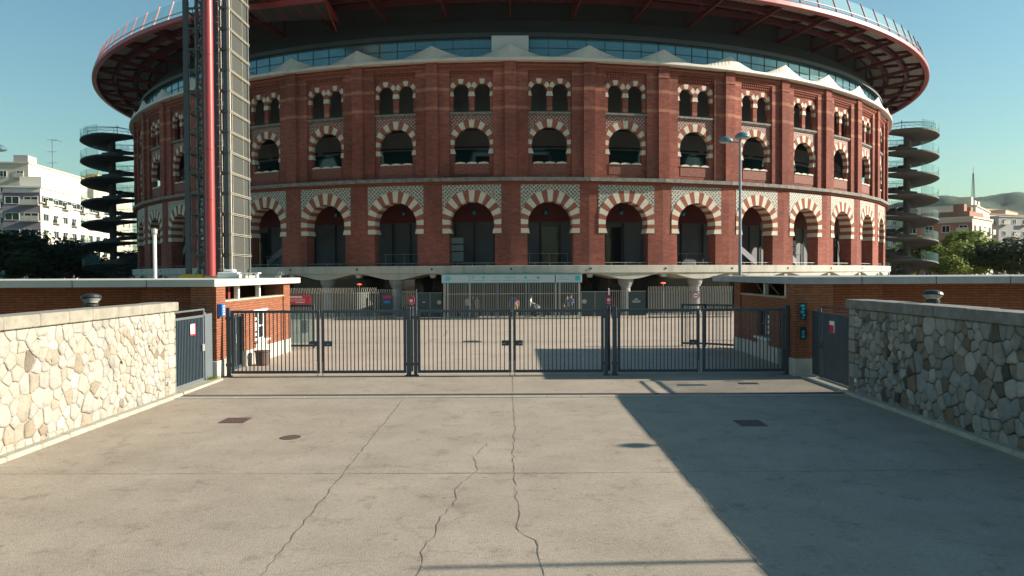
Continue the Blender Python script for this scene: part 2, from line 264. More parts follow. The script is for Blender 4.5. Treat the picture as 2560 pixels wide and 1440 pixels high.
# ------------------------------------------------------------ mesh builder
class MB:
    def __init__(s): s.v = []; s.f = []; s.m = []; s.tone = None
    def add(s, vs, fs, mi=0):
        o = len(s.v); s.v += [tuple(p) for p in vs]; s.f += [tuple(o+i for i in f) for f in fs]; s.m += [mi]*len(fs); return s
    def box(s, x0, x1, y0, y1, z0, z1, mi=0, T=None):
        p = [(x0, y0, z0), (x1, y0, z0), (x1, y1, z0), (x0, y1, z0), (x0, y0, z1), (x1, y0, z1), (x1, y1, z1), (x0, y1, z1)]
        if T: p = [T(*q) for q in p]
        return s.add(p, [(0, 3, 2, 1), (4, 5, 6, 7), (0, 1, 5, 4), (1, 2, 6, 5), (2, 3, 7, 6), (3, 0, 4, 7)], mi)
    def cbox(s, x0, x1, y0, y1, z0, z1, c=.02, mi=0, T=None):
        # box with chamfered vertical and top edges
        pr = [(x0+c, y0), (x1-c, y0), (x1, y0+c), (x1, y1-c), (x1-c, y1), (x0+c, y1), (x0, y1-c), (x0, y0+c)]
        cx, cy = (x0+x1)/2, (y0+y1)/2
        def ring(z, k): return [(cx+(x-cx)*(1-2*k/(x1-x0)), cy+(y-cy)*(1-2*k/(y1-y0)), z) for x, y in pr]
        rs = [ring(z0, c), ring(z0+c, 0), ring(z1-c, 0), ring(z1, c)]
        p = [q for r in rs for q in r]
        if T: p = [T(*q) for q in p]
        f = [tuple(reversed(range(8))), tuple(24+i for i in range(8))]
        for k in range(3):
            for i in range(8):
                j = (i+1) % 8; f.append((8*k+i, 8*k+j, 8*k+8+j, 8*k+8+i))
        return s.add(p, f, mi)
    def tube(s, a, b, r, n=8, r2=None, mi=0):
        a = Vector(a); b = Vector(b); d = b-a
        if d.length < 1e-6: return s
        q = d.to_track_quat('Z', 'Y'); r2 = r if r2 is None else r2
        p = []
        for c, rr in ((a, r), (b, r2)):
            for i in range(n):
                t = 2*math.pi*i/n; p.append(c+q @ Vector((math.cos(t)*rr, math.sin(t)*rr, 0)))
        f = [(i, (i+1) % n, n+(i+1) % n, n+i) for i in range(n)]+[tuple(reversed(range(n))), tuple(range(n, 2*n))]
        return s.add(p, f, mi)
    def bar(s, a, b, w, h, mi=0, up=(0, 0, 1)):
        a = Vector(a); b = Vector(b); d = (b-a).normalized(); u = Vector(up)
        if abs(d.dot(u)) > .98: u = Vector((0, 1, 0))
        sx = d.cross(u).normalized()*w/2; sz = sx.cross(d).normalized()*h/2
        p = [c+i*sx+j*sz for c in (a, b) for i, j in ((-1, -1), (1, -1), (1, 1), (-1, 1))]
        return s.add(p, [(0, 1, 2, 3), (7, 6, 5, 4), (0, 4, 5, 1), (1, 5, 6, 2), (2, 6, 7, 3), (3, 7, 4, 0)], mi)
    def lathe(s, prof, n=16, c=(0, 0, 0), mi=0, sx=1, sy=1):
        p = [(c[0]+r*math.cos(2*math.pi*i/n)*sx, c[1]+r*math.sin(2*math.pi*i/n)*sy, c[2]+z) for r, z in prof for i in range(n)]
        f = [(k*n+i, k*n+(i+1) % n, (k+1)*n+(i+1) % n, (k+1)*n+i) for k in range(len(prof)-1) for i in range(n)]
        f += [tuple(reversed(range(n))), tuple((len(prof)-1)*n+i for i in range(n))]
        return s.add(p, f, mi)
    def prism(s, poly, v0, v1, T, mi=0, caps=(True, True), sides=True):
        # polygon in (u,z), extruded from v0 (back) to v1 (front); T(u,v,z)->world
        n = len(poly); p = [T(u, v0, z) for u, z in poly]+[T(u, v1, z) for u, z in poly]
        tri = tessellate_polygon([[Vector((u, z, 0)) for u, z in poly]])
        f = []
        ar = sum(poly[i][0]*poly[(i+1) % n][1]-poly[(i+1) % n][0]*poly[i][1] for i in range(n))
        for t in tri:
            a = [poly[i] for i in t]; k = (a[1][0]-a[0][0])*(a[2][1]-a[0][1])-(a[2][0]-a[0][0])*(a[1][1]-a[0][1])
            t = t if k > 0 else (t[0], t[2], t[1])
            if caps[1]: f.append(tuple(n+i for i in t))
            if caps[0]: f.append((t[2], t[1], t[0]))
        if sides:
            for i in range(n):
                j = (i+1) % n; q = (i, j, n+j, n+i); f.append(q if ar > 0 else q[::-1])
        return s.add(p, f, mi)
    def ring(s, prof, a0, a1, n, T, mi=0, closed=False):
        # profile [(r,z)] swept over angle; T(a,r,z)
        m = len(prof(a0)) if callable(prof) else len(prof); p = []
        for k in range(n+1):
            a = a0+(a1-a0)*k/n
            for r, z in (prof(a) if callable(prof) else prof): p.append(T(a, r, z))
        f = []
        for k in range(n):
            for i in range(m-1 if not closed else m):
                j = (i+1) % m; f.append((k*m+i, (k+1)*m+i, (k+1)*m+j, k*m+j))
        return s.add(p, f, mi)
    def build(s, name, mats, parent=None, smooth=False, tone=None):
        me = bpy.data.meshes.new(name); me.from_pydata(s.v, [], s.f)
        if not isinstance(mats, (list, tuple)): mats = [mats]
        for m in mats: me.materials.append(M[m] if isinstance(m, str) else m)
        me.polygons.foreach_set('material_index', s.m)
        uv = me.uv_layers.new(name='UVMap'); dat = [0.0]*(2*len(me.loops))
        vs = me.vertices
        for p in me.polygons:
            nx, ny, nz = p.normal
            h = math.hypot(nx, ny)
            if abs(nz) > .8 or h < 1e-6:
                for li in p.loop_indices:
                    c = vs[me.loops[li].vertex_index].co; dat[2*li] = c.x; dat[2*li+1] = c.y
            else:
                tx, ty = -ny/h, nx/h
                for li in p.loop_indices:
                    c = vs[me.loops[li].vertex_index].co; dat[2*li] = c.x*tx+c.y*ty; dat[2*li+1] = c.z
        uv.data.foreach_set('uv', dat)
        if smooth: me.polygons.foreach_set('use_smooth', [True]*len(me.polygons))
        if tone:
            at = me.attributes.new('tone', 'FLOAT', 'FACE'); at.data.foreach_set('value', tone)
        me.validate(); me.update()
        o = bpy.data.objects.new(name, me); COL.objects.link(o)
        if parent: par(o, parent)
        return o
def rootof(o):
    x = Vector((0, 0, 0))
    while o: x = x+o.location; o = o.parent
    return x
def par(o, p):
    # world coordinates of unrotated parents are kept
    o.parent = p
    if 'anchor' in p: o.matrix_parent_inverse = Matrix.Translation(-Vector(p['anchor']))
def thing(name, label, cat, loc=(0, 0, 0), group=None, anchor=True):
    o = bpy.data.objects.new(name, None); COL.objects.link(o); o.location = loc; o.empty_display_size = .3
    o['label'] = label; o['category'] = cat
    if group: o['group'] = group
    if anchor and tuple(loc) != (0, 0, 0): o['anchor'] = loc
    return o
def tag(o, label, cat, group=None):
    o['label'] = label; o['category'] = cat
    if group: o['group'] = group
    return o
def struct(o, kind='structure'): o['kind'] = kind; return o
def kids(o): return [c for c in bpy.data.objects if c.parent == o]
def copy_tree(o, parent=None):
    c = o.copy(); COL.objects.link(c)
    if parent: c.parent = parent
    for ch in kids(o): copy_tree(ch, c)
    return c
def inst(proto, parent, loc=None, scale=None, rotz=None):
    c = proto.copy(); COL.objects.link(c); c.parent = parent
    if loc is not None: c.location = loc
    if scale is not None: c.scale = scale
    if rotz is not None: c.rotation_euler.z = rotz
    return c
def text(s, size, name, m, parent, loc, rot=(R(90), 0, 0), align='CENTER', ext=.004, sx=1):
    cu = bpy.data.curves.new(name, 'FONT'); cu.body = s; cu.size = size; cu.extrude = ext; cu.align_x = align; cu.align_y = 'CENTER'
    t = bpy.data.objects.new(name, cu); COL.objects.link(t)
    dg = bpy.context.evaluated_depsgraph_get(); me = bpy.data.meshes.new_from_object(t.evaluated_get(dg))
    bpy.data.objects.remove(t)
    me.materials.clear(); me.materials.append(M[m])
    o = bpy.data.objects.new(name, me); COL.objects.link(o)
    o.location = loc; o.rotation_euler = rot; o.scale = (sx, 1, 1)
    if parent: par(o, parent)
    return o

# ------------------------------------------------------------ ground
g = MB(); g.add([(-4000, -400, -.012), (4000, -400, -.012), (4000, 5000, -.012), (-4000, 5000, -.012)], [(0, 1, 2, 3)])
struct(g.build('ground', 'earth'))
g = MB(); g.add([(-9.6, -12, 0), (9.6, -12, 0), (9.6, 21.1, 0), (-9.6, 21.1, 0)], [(0, 1, 2, 3)])
forecourt = struct(g.build('forecourt', 'forecourt'))
g = MB(); g.add([(-90, 21.1, -.004), (90, 21.1, -.004), (90, 175, -.004), (-90, 175, -.004)], [(0, 1, 2, 3)])
plaza = struct(g.build('plaza', 'plaza'))
g = MB(); g.add([(-10.6, 21.36, .002), (10.6, 21.36, .002), (10.6, 25.6, .002), (-10.6, 25.6, .002)], [(0, 1, 2, 3)])
struct(g.build('gate_threshold', 'forecourt'))
g = MB()
for i in range(20):
    x = -9.5+i*.95; g.box(x+.008, x+.942, 20.72, 21.06, .0, .012)
struct(g.build('channel_kerb', 'strip'))
for sx, nm in ((-1, 'kerb'), (1, 'kerb')):
    g = MB(); y = 3.0
    while y < 21.0:
        L = 1.0+random.uniform(-.08, .08); y1 = min(y+L, 21.3); a, b_ = sorted((sx*9.5, sx*9.24)); g.cbox(a, b_, y+.004, y1-.004, -.05, .09+random.uniform(-.006, .006), .02); y = y1
    struct(g.build(nm, 'kerb'))
for sx in (-1, 1):
    g = MB(); a, b_ = sorted((sx*9.3, sx*10.3)); g.cbox(a, b_, 21.5, 24.4, -.02, .07, .02)
    struct(g.build('pavement', 'kerb'))
# drain
d = MB()
for i in range(470): d.box(-9.4+i*.04, -9.4+i*.04+.022, 21.12, 21.3, .0, .014)
d.box(-9.42, 9.42, 21.09, 21.12, 0, .016); d.box(-9.42, 9.42, 21.3, 21.33, 0, .016); d.box(-9.42, 9.42, 21.12, 21.3, -.003, .003, 1)
tag(d.build('drain_channel', ['rust', 'black']), 'long narrow rusted drainage grate crossing the whole driveway before the gates', 'drain')
# cracks and joints lie in the ground as its parts
def ribbon(pts, w, name, m, parent, z=.004, jag=.03, step=.16):
    q = []
    for (x0, y0), (x1, y1) in zip(pts, pts[1:]):
        n = max(1, int(math.hypot(x1-x0, y1-y0)/step))
        for k in range(n):
            t = k/n; q.append((x0+(x1-x0)*t+random.uniform(-jag, jag), y0+(y1-y0)*t+random.uniform(-jag, jag)*.5))
    q.append(pts[-1]); b = MB(); vs = []
    for i, (x, y) in enumerate(q):
        a = q[max(0, i-1)]; c = q[min(len(q)-1, i+1)]; dx, dy = c[0]-a[0], c[1]-a[1]; L = math.hypot(dx, dy) or 1
        ww = w*random.uniform(.12, .62)/2; vs += [(x-dy/L*ww, y+dx/L*ww, z), (x+dy/L*ww, y-dx/L*ww, z)]
    b.add(vs, [(2*i+1, 2*i+3, 2*i+2, 2*i) for i in range(len(q)-1)])
    return b.build(name, m, parent)
ribbon([(-2.95, 20.7), (-2.9, 14), (-2.84, 8), (-2.84, 3)], .03, 'joint', 'crack', forecourt, jag=.02)
ribbon([(2.87, 20.7), (2.88, 14), (2.86, 8), (2.86, 3)], .028, 'joint', 'crack', forecourt, jag=.012)
ribbon([(-9.2, 12.95), (0, 12.85), (9.2, 12.95)], .03, 'joint', 'joint', forecourt, jag=.012)
ribbon([(0, 21.0), (.02, 19), (.05, 16.9), (.02, 15), (.0, 13), (.06, 11.6), (.08, 10.7), (.02, 10.1), (.27, 9.6), (.33, 9.0), (.36, 8.4), (.33, 6)], .028, 'crack', 'crack', forecourt, jag=.03)
ribbon([(.0, 25.0), (.02, 22.5), (0.02, 21.5)], .03, 'crack', 'joint', forecourt, z=.008, jag=.02)
ribbon([(-.5, 15.1), (-.72, 14.0), (-.62, 13.1), (-.75, 12.5), (-.9, 11.9), (-.86, 11.2), (-1.02, 10.4), (-1.0, 9.9), (-1.14, 9.2), (-1.05, 8.8), (-1.12, 8.2), (-1.0, 6)], .024, 'crack', 'crack', forecourt, jag=.028)
ribbon([(-2.6, 13.6), (-1.9, 13.3), (-1.2, 12.95), (-.3, 12.9), (1, 12.8)], .018, 'crack', 'joint', forecourt, jag=.03)
ribbon([(2.8, 14), (3.4, 13.1), (3.1, 12.9)], .018, 'crack', 'joint', forecourt, jag=.03)
for y in (31.8, 37.6, 44.0, 49.5): ribbon([(-9.0, y), (9.0, y+.05)], .07, 'joint', 'joint', plaza, z=.002, jag=.005)
ribbon([(-4.2, 36), (-3.9, 41), (-3.6, 46)], .06, 'joint', 'joint', plaza, z=.003, jag=.2, step=1)
# covers
def cover(nm, lab, x0, x1, y0, y1, m):
    b = MB(); b.cbox(x0, x1, y0, y1, -.02, .010, .012)
    nx = 7
    for i in range(nx):
        for j in range(5):
            xx = x0+(x1-x0)*(i+.5)/nx; yy = y0+(y1-y0)*(j+.5)/5; b.box(xx-.025, xx+.025, yy-.02, yy+.02, .009, .014)
    return tag(b.build(nm, m), lab, 'manhole cover')
cover('manhole_cover', 'square rusty cover in the sunlit concrete in front of the left gates', -6.75, -6.15, 17.3, 17.95, 'rust')
cover('manhole_cover', 'square rusty cover lying in the wall shadow on the right of the driveway', 5.05, 5.65, 16.7, 17.4, 'rust')
cover('manhole_cover', 'small dark rectangular cover in the striped shadow beside the right side gate', 6.9, 7.5, 22.95, 23.3, 'iron')
b = MB(); b.lathe([(.0, .0), (.21, .0), (.21, .010), (.18, .012), (.18, .008), (0, .009)], 24, (-4.62, 15.75, 0)); tag(b.build('manhole_cover', 'rust'), 'round rusty cover in the sunlit concrete left of the centre', 'manhole cover')

# ------------------------------------------------------------ arena
CX, CY = -.05, 107.0
arena = thing('arena_building', 'huge round red brick former bullring with striped horseshoe arches and an overhanging dish roof', 'building', (CX, CY, 0))
def TB(phi):
    c, s = math.cos(phi), math.sin(phi)
    return lambda u, v, z: (CX+s*v+c*u, CY-c*v+s*u, z)
def TR(a, r, z): return (CX+math.sin(a)*r, CY-math.cos(a)*r, z)
DPH = R(7.5); V0, V1 = 46.95, 47.2; HB = V1*math.tan(DPH/2)
def arc(cx, cz, r, a0, a1, n): return [(cx+r*math.sin(a0+(a1-a0)*k/n), cz+r*math.cos(a0+(a1-a0)*k/n)) for k in range(n+1)]
def arch_open(cx, zb, hj, zi, cz, r, n=22):
    # closed loop of a horseshoe opening, counter clockwise
    hi = math.sqrt(max(0, r*r-(cz-zi)**2)); am = math.pi-math.asin(hi/r)
    return [(cx-hj, zb), (cx+hj, zb), (cx+hj, zi-.1), (cx+hi, zi)]+arc(cx, cz, r, am, -am, n)[1:-1]+[(cx-hi, zi), (cx-hj, zi-.1)], am
def rings(mb, cx, cz, r, am, ocz, orad, ulim0, ulim1, zend, units, T, vb, vf, wid=1.0):
    # alternating voussoirs: unit index 0 is half the crown (white, material 0); reds are material 1
    bounds = [0, .5]+[.5+k for k in range(1, units+1)]; tot = bounds[-1]
    def outer(a):
        dx, dz = math.sin(a), math.cos(a)
        # ray from (cx,cz) to circle centre (cx,ocz)
        k = ocz-cz; bq = dz*k; t = bq+math.sqrt(max(0, bq*bq-k*k+orad*orad)); x = cx+dx*t; z = cz+dz*t
        lo, hi = ulim0, ulim1
        if x > hi: t *= (hi-cx)/(x-cx); x = hi; z = cz+dz*t
        if x < lo: t *= (lo-cx)/(x-cx); x = lo; z = cz+dz*t
        if z < cz:
            lim = hi-cx if dx > 0 else cx-lo
            zz = cz-lim/math.tan(math.pi-am) if False else None
            full = cz+math.cos(am)*abs(lim/math.sin(am))
            x = cx+lim*(1 if dx > 0 else -1); z = cz+(z-cz)*((cz-zend)/(cz-full)) if full < cz else z
        return (x, z)
    for sg in (-1, 1):
        for k in range(len(bounds)-1):
            a0, a1 = bounds[k]/tot*am, bounds[k+1]/tot*am; nn = 2
            inn = [(cx+r*math.sin(sg*(a0+(a1-a0)*j/nn)), cz+r*math.cos(a0+(a1-a0)*j/nn)) for j in range(nn+1)]
            out = [outer(sg*(a0+(a1-a0)*j/nn)) for j in range(nn+1)]
            if k == len(bounds)-2: inn[-1] = (inn[-1][0], zend); out[-1] = (out[-1][0], zend)
            poly = inn+out[::-1]
            dv = .012 if k % 2 == 1 else 0
            mb.prism(poly, vb, vf-dv*0, T, mi=0 if (k in (0,) or k % 2 == 0) else 1)
def notch_rect(u0, u1, z0, z1, cx, ocz, orad, n=18):
    # rectangle whose lower edge is the outer arch curve
    pts = []
    ul = min(u1-cx, orad*.999); a = math.asin(ul/orad)
    arcp = arc(cx, ocz, orad, -a, a, n)
    return [(u1, z1), (u0, z1)]+([(u0, z0)] if z0 < arcp[0][1] else [])+[p for p in arcp]+([(u1, z0)] if z0 < arcp[-1][1] else [])
NB = 10
for bi in range(-NB, NB):
    phi = (bi+.5)*DPH; T = TB(phi)
    w = MB()
    # lower tier: piers and spandrel as one outline with the arch cut in from below
    lo, am = arch_open(0, 3.95, 1.82, 6.6, 7.3, 1.78)
    poly = [(-HB, 3.95)]+[(-1.8, 3.95)]+list(reversed(lo[2:]))[0:0]
    left = [p for p in lo[2:]][::-1]          # left jamb up over the crown down to the right
    outline = [(-HB, 3.95), (-1.8, 3.95)]+left+[(1.8, 3.95), (HB, 3.95), (HB, 10.6), (-HB, 10.6)]
    w.prism(outline, 46.1, V1, T)
    # upper tier recess with three openings
    m_o, am2 = arch_open(0, 12.03, 1.38, 12.88, 13.5, 1.44)
    def plate(u0, u1, z0, z1, hole, vb, vf):
        # plate with a hole, bridged by splitting into left and right halves
        cxh = sum(p[0] for p in hole)/len(hole)
        zt = max(p[1] for p in hole); zb = min(p[1] for p in hole)
        top = max(hole, key=lambda p: p[1]); it = hole.index(top)
        hl = hole[it:]+hole[:it]
        # hl starts at the crown and runs counter clockwise (down the left side)
        ib = next(i for i, p in enumerate(hl) if p[1] <= zb+1e-6)  # bottom left
        leftc = hl[:ib+1]; rightc = hl[ib+1:]+[hl[0]]
        w.prism([(u0, z0), (leftc[-1][0], z0)]+leftc[::-1]+[(top[0], z1), (u0, z1)], vb, vf, T, sides=True)
        w.prism([(leftc[-1][0], z0), (rightc[0][0], z0), rightc[0], leftc[-1]], vb, vf, T) if zb > z0 else None
        w.prism([(rightc[0][0], z0), (u1, z0), (u1, z1), (top[0], z1)]+rightc[::-1], vb, vf, T, sides=True)
    plate(-1.73, 1.73, 10.9, 15.9, m_o, V0-.42, V0)
    h1, am3 = arch_open(-.84, 16.12, .62, 17.42, 17.72, .64, 16)
    h2, _ = arch_open(.84, 16.12, .62, 17.42, 17.72, .64, 16)
    plate(-1.73, 0, 15.9, 19.3, h1, V0-.28, V0)
    plate(0, 1.73, 15.9, 19.3, h2, V0-.28, V0)
    for sg in (-1, 1):
        a, c = sorted((sg*1.73, sg*HB)); w.prism([(a, 10.9), (c, 10.9), (c, 19.95), (a, 19.95)], V0-.55, V1, T)
    w.prism([(-1.73, 19.3), (1.73, 19.3), (1.73, 19.95), (-1.73, 19.95)], V0-.55, V1, T)
    wall = w.build('facade_wall', 'brick', arena)
    # dentils under the top
    dn = MB()
    for row, zz in enumerate((19.13, 18.93)):
        for k in range(16):
            u = -1.62+k*.216; dn.prism([(u-.06, zz), (u+.06, zz), (u+.06, zz+.13), (u-.06, zz+.13)], V0, V0+.18-.07*row, T)
    for k in range(26):
        u = -2.5+k*.2
        dn.prism([(u-.055, 19.48), (u+.055, 19.48), (u+.055, 19.6), (u-.055, 19.6)], V1, V1+.10, T)
    dn.prism([(-2.6, 19.62), (2.6, 19.62), (2.6, 19.74), (-2.6, 19.74)], V1, V1+.14, T)
    dn.build('dentil_course', 'brick_dark', wall)
    # cornice between tiers
    c = MB(); hb2 = 47.6*math.tan(DPH/2)
    c.prism([(-hb2+.02, 10.62), (hb2-.02, 10.62), (hb2-.02, 10.9), (-hb2+.02, 10.9)], V0-.5, 47.6, T)
    for k in range(44):
        u = -3.0+k*.1395; c.prism([(u-.035, 10.48), (u+.035, 10.48), (u+.035, 10.615), (u-.035, 10.615)], V1, 47.42, T, mi=1)
    c.build('cornice', ['cornice', 'brick_dark'], wall)
    # arches
    a = MB(); rings(a, 0, 7.3, 1.76, am, 7.6, 2.36, -2.33, 2.33, 6.56, 10, T, 46.12, V1+.05)
    a.build('lower_arch', ['white_stone', 'brick_dark'], wall)
    a = MB(); rings(a, 0, 13.5, 1.425, am2, 13.8, 1.72, -1.70, 1.70, 12.84, 8, T, V0-.40, V0+.05)
    a.build('middle_arch', ['white_stone', 'brick_dark'], wall)
    for cx in (-.84, .84):
        l0, l1 = (-1.68, -.004) if cx < 0 else (.004, 1.68)
        a = MB(); rings(a, cx, 17.72, .63, am3, 17.74, .98, l0, l1, 17.36, 4, T, V0-.26, V0+.05)
        a.build('window_arch', ['white_stone', 'brick_dark'], wall)
    # tiled spandrels
    s_ = MB(); s_.prism(notch_rect(-2.33, 2.33, 8.0, 10.36, 0, 7.6, 2.35), V1, V1+.02, T); s_.build('spandrel_mosaic', 'mosaic', wall)
    s_ = MB(); s_.prism(notch_rect(-1.70, 1.70, 14.2, 15.93, 0, 13.8, 1.71), V0, V0+.025, T); s_.build('spandrel_brickwork', 'mosaic_red', wall)
    s_ = MB(); s_.prism([(-1.72, 15.93), (1.72, 15.93), (1.72, 16.09), (-1.72, 16.09)], V0, V0+.2, T)
    for k in range(18): u = -1.6+k*.188; s_.prism([(u-.05, 15.82), (u+.05, 15.82), (u+.05, 15.925), (u-.05, 15.925)], V0, V0+.13, T)
    s_.build('window_ledge', 'cornice', wall)
    # balustrade below the middle arch
    s_ = MB(); s_.prism([(-1.37, 11.25), (1.37, 11.25), (1.37, 12.0), (-1.37, 12.0)], V0, V0+.03, T); s_.build('balustrade', 'lattice', wall)
    s_ = MB()
    for k in range(3):
        u = -.92+k*.92; s_.prism([(u-.44, 12.035), (u+.44, 12.035), (u+.36, 12.15), (u, 12.2), (u-.34, 12.14)], V0-.5, V0+.1, T)
    s_.build('balustrade_coping', 'white_stone', wall)
    # deck railing in the lower arch
    rl = MB()
    rl.tube(T(-1.78, 47.0, 4.22), T(1.78, 47.0, 4.22), .02, 6); [rl.tube(T(u, 47.0, 4.0), T(u, 47.0, 4.22), .015, 5) for u in (-1.2, 0, 1.2)]
    if bi % 2 == 0: rl.tube(T(-1.7, 45.5, 4.98), T(1.7, 45.5, 4.98), .02, 6); [rl.tube(T(u, 45.5, 4.0), T(u, 45.5, 4.98), .018, 5) for u in (-1.5, 0.1, 1.6)]
    rl.build('terrace_railing', 'steel', wall)
# pilasters between the bays
for k in range(-NB, NB+1):
    T = TB(k*DPH); p = MB()
    p.prism([(-.46, 10.92), (.46, 10.92), (.46, 19.94), (-.46, 19.94)], V1-.3, 47.52, T)
    p.prism([(-.50, 18.95), (.50, 18.95), (.50, 19.1), (-.50, 19.1)], 47.52, 47.57, T)
    p.build('pilaster', 'brick', arena)
# deck ring with scalloped lower edge, and columns
AF = 2*math.pi
r_ = MB()
r_.ring([(46.0, 4.0), (47.75, 4.0), (47.77, 3.98), (47.77, 3.42), (47.66, 3.40)], 0, AF, 384, TR)
def scal(a):
    x = (a/DPH) % 1.0; z = 3.12+.24*math.cos(2*math.pi*x); z = max(z, 2.9)
    return [(47.66, 3.4), (47.66, z), (44.0, z+.0)]
r_.ring(scal, 0, AF, 768, TR)
deck = r_.build('terrace_deck', 'concrete', arena, smooth=False)
for k in range(-NB*2, NB*2+1):
    if k % 2: continue
    T = TB(k/2*DPH); h = MB()
    h.tube(T(0, 47.7, 3.74), T(0, 47.80, 3.74), .085, 12); h.build('drain_hole', 'black', deck)
    h = MB(); h.prism([(-.16, 3.05), (.16, 3.05), (.24, 3.33), (-.24, 3.33)], 47.1, 47.55, T); h.build('downlight', 'concrete', deck)
for bi in range(-NB, NB):
    T = TB((bi+.5)*DPH); x, y, _ = T(0, 46.95, 0); c = MB()
    c.lathe([(.46, 0), (.46, .25), (.40, .3), (.38, 2.2), (.40, 2.25), (.46, 2.3), (.46, 2.36), (.55, 2.5), (.62, 2.72), (.62, 2.96)], 20, (x, y, 0)); c.build('column', 'column', arena, smooth=False)
# floors and inner walls
f_ = MB()
for z in (3.9, 11.3, 15.85, 19.9): f_.ring([(42.0, z-.35), (46.2, z-.35), (46.2, z), (42.0, z)], 0, AF, 96, TR, closed=True)
f_.build('gallery_floor', 'dark', arena)
w = MB(); w.ring([(42.5, 0), (42.5, 3.6)], 0, AF, 96, TR); w.build('shopfront_glass', 'dark_glass', arena)
w = MB(); w.ring([(42.5, 9.3), (42.5, 10.95)], 0, AF, 96, TR); w.ring([(42.5, 11.3), (42.5, 13.9)], 0, AF, 96, TR, 1); w.ring([(42.5, 13.9), (42.5, 25.0)], 0, AF, 96, TR, 2)
w.ring([(42.5, 7.75), (42.5, 9.3)], 0, AF, 96, TR, 3); w.ring([(42.5, 3.9), (42.5, 7.75)], 0, AF, 96, TR, 5)
w.build('inner_wall', ['dark', 'teal_glass', 'inner_grey', 'inner_red', 'inner_grey', 'inner_dark'], arena)
# details on the gallery's inner wall
rnd = random.Random(3)
for bi in range(-9, 9):
    T = TB((bi+.5)*DPH)
    q = MB(); kind = rnd.choice('gggsw')
    if bi in (-4, 3, 4, -7): kind = 's'
    if bi in (-2, -1): kind = 'w'
    for u in (-2.0, -.4, 1.3): q.prism([(u, 3.95), (u+.12, 3.95), (u+.12, 7.7), (u, 7.7)], 42.55, 42.65, T, 1)
    if kind == 'g': q.prism([(-.2, 4), (1.2, 4), (1.2, 7.3), (-.2, 7.3)], 42.53, 42.58, T, 0)
    if kind == 's':
        sg = -1 if bi < 0 else 1
        q.prism([(-2.6*sg*-1, 4.0), (-2.6*sg*-1, 4.6), (2.4*sg*-1, 7.9), (2.4*sg*-1, 7.3)][::sg], 44.2, 44.4, T, 2)
    if kind == 'w':
        for zz in (4.4, 5.3, 5.9): q.prism([(.55 if bi == -2 else -2.2, zz), (1.6 if bi == -2 else -1.2, zz), (1.6 if bi == -2 else -1.2, zz+(.8 if zz == 4.4 else .5)), (.55 if bi == -2 else -2.2, zz+(.8 if zz == 4.4 else .5))], 43.2, 43.25, T, 3)
    q.build('gallery_partition', ['dark_glass', 'dark', 'inner_grey', 'pale_glass'], arena)
    q = MB(); cxx, cy_, _ = T(rnd.uniform(-.3, .3), 45.3, 0)
    q.lathe([(.05, .28), (.18, .22), (.24, 0), (.18, -.2), (.05, -.26)], 14, (cxx, cy_, 8.35)); q.tube((cxx, cy_, 8.6), (cxx, cy_, 9.6), .02, 5); q.build('globe_lamp', 'teal_glass', arena, smooth=True)
    q = MB()
    if bi % 3 == 0: q.prism([(-1.2, 11.35), (.5, 11.35), (.5, 13.4), (-1.2, 13.4)], 42.53, 42.6, T)
    else: q.prism([(-.2, 11.35), (1.3, 11.35), (1.3, 13.3), (-.2, 13.3)], 42.53, 42.6, T)
    q.prism([(-2.6, 13.85), (2.6, 13.85), (2.6, 13.98), (-2.6, 13.98)], 43.5, 43.55, T)
    q.build('gallery_door', 'dark', arena)
# white canopy ring
def canopy(a):
    x = abs(((a/DPH)+.5) % 1.0-.5)*2
    z = 20.28+.98*max(0, 1-x/.9)**1.4
    return [(47.2, 19.93), (47.85, 19.93), (47.9, 19.98), (47.88, 20.16), (47.78, 20.2), (47.45, z), (47.33, z), (47.2, 20.1)]
r_ = MB(); r_.ring(canopy, 0, AF, 48*18, TR, closed=True); r_.build('scalloped_canopy', 'canopy', arena)
r_ = MB(); r_.ring([(46.5, 19.9), (46.5, 22.05)], 0, AF, 192, TR)
gb = r_.build('glass_band', 'band_glass', arena, smooth=True)
r_ = MB()
for k in range(-44, 45):
    a = k*R(1.875); r_.bar(TR(a, 46.52, 20.0), TR(a, 46.52, 22.0), .04, .05)
r_.ring([(46.5, 21.2), (46.54, 21.2), (46.54, 21.25), (46.5, 21.25)], 0, AF, 192, TR, closed=True)
r_.build('mullion', 'dark_steel', gb)
T = TB(0); q = MB(); q.prism([(-1.47, 20.1), (1.43, 20.1), (1.43, 21.98), (-1.47, 21.98)], 46.6, 47.2, T); q.build('service_box', 'header', arena)
# dish
r_ = MB(); r_.ring([(46.2, 22.06), (46.9, 22.0), (46.85, 22.35), (46.2, 23.0), (45.7, 23.72), (45.2, 23.75)], 0, AF, 192, TR); r_.build('lower_soffit', 'soffit', arena, smooth=False)
prof = []
for k in range(11): z = 23.76+k*.15; prof += [(45.45, z), (45.62, z+.05), (45.45, z+.06)]
r_ = MB(); r_.ring(prof, 0, AF, 192, TR); r_.build('louvre_band', 'louvre', arena)
r_ = MB(); r_.ring([(45.3, 25.42), (51.1, 24.95)], 0, AF, 192, TR); r_.build('dish_ceiling', 'dark', arena)
r_ = MB(); r_.ring([(51.0, 24.42), (51.35, 24.42), (51.45, 24.48), (51.45, 24.8), (51.35, 24.9), (51.0, 24.9)], 0, AF, 240, TR, closed=True); r_.build('rim', 'rim_red', arena)
r_ = MB()
for rr, zz in ((47.2, 24.85), (49.2, 24.72)): r_.ring([(rr-.12, zz-.25), (rr+.12, zz-.25), (rr+.12, zz+.2), (rr-.12, zz+.2)], 0, AF, 192, TR, closed=True)
r_.build('ring_beam', 'dark_red', arena)
r_ = MB(); r_.ring([(51.1, 25.0), (49, 25.5), (0.01, 26.2)], 0, AF, 96, TR); r_.build('dish_top', 'roof', arena)
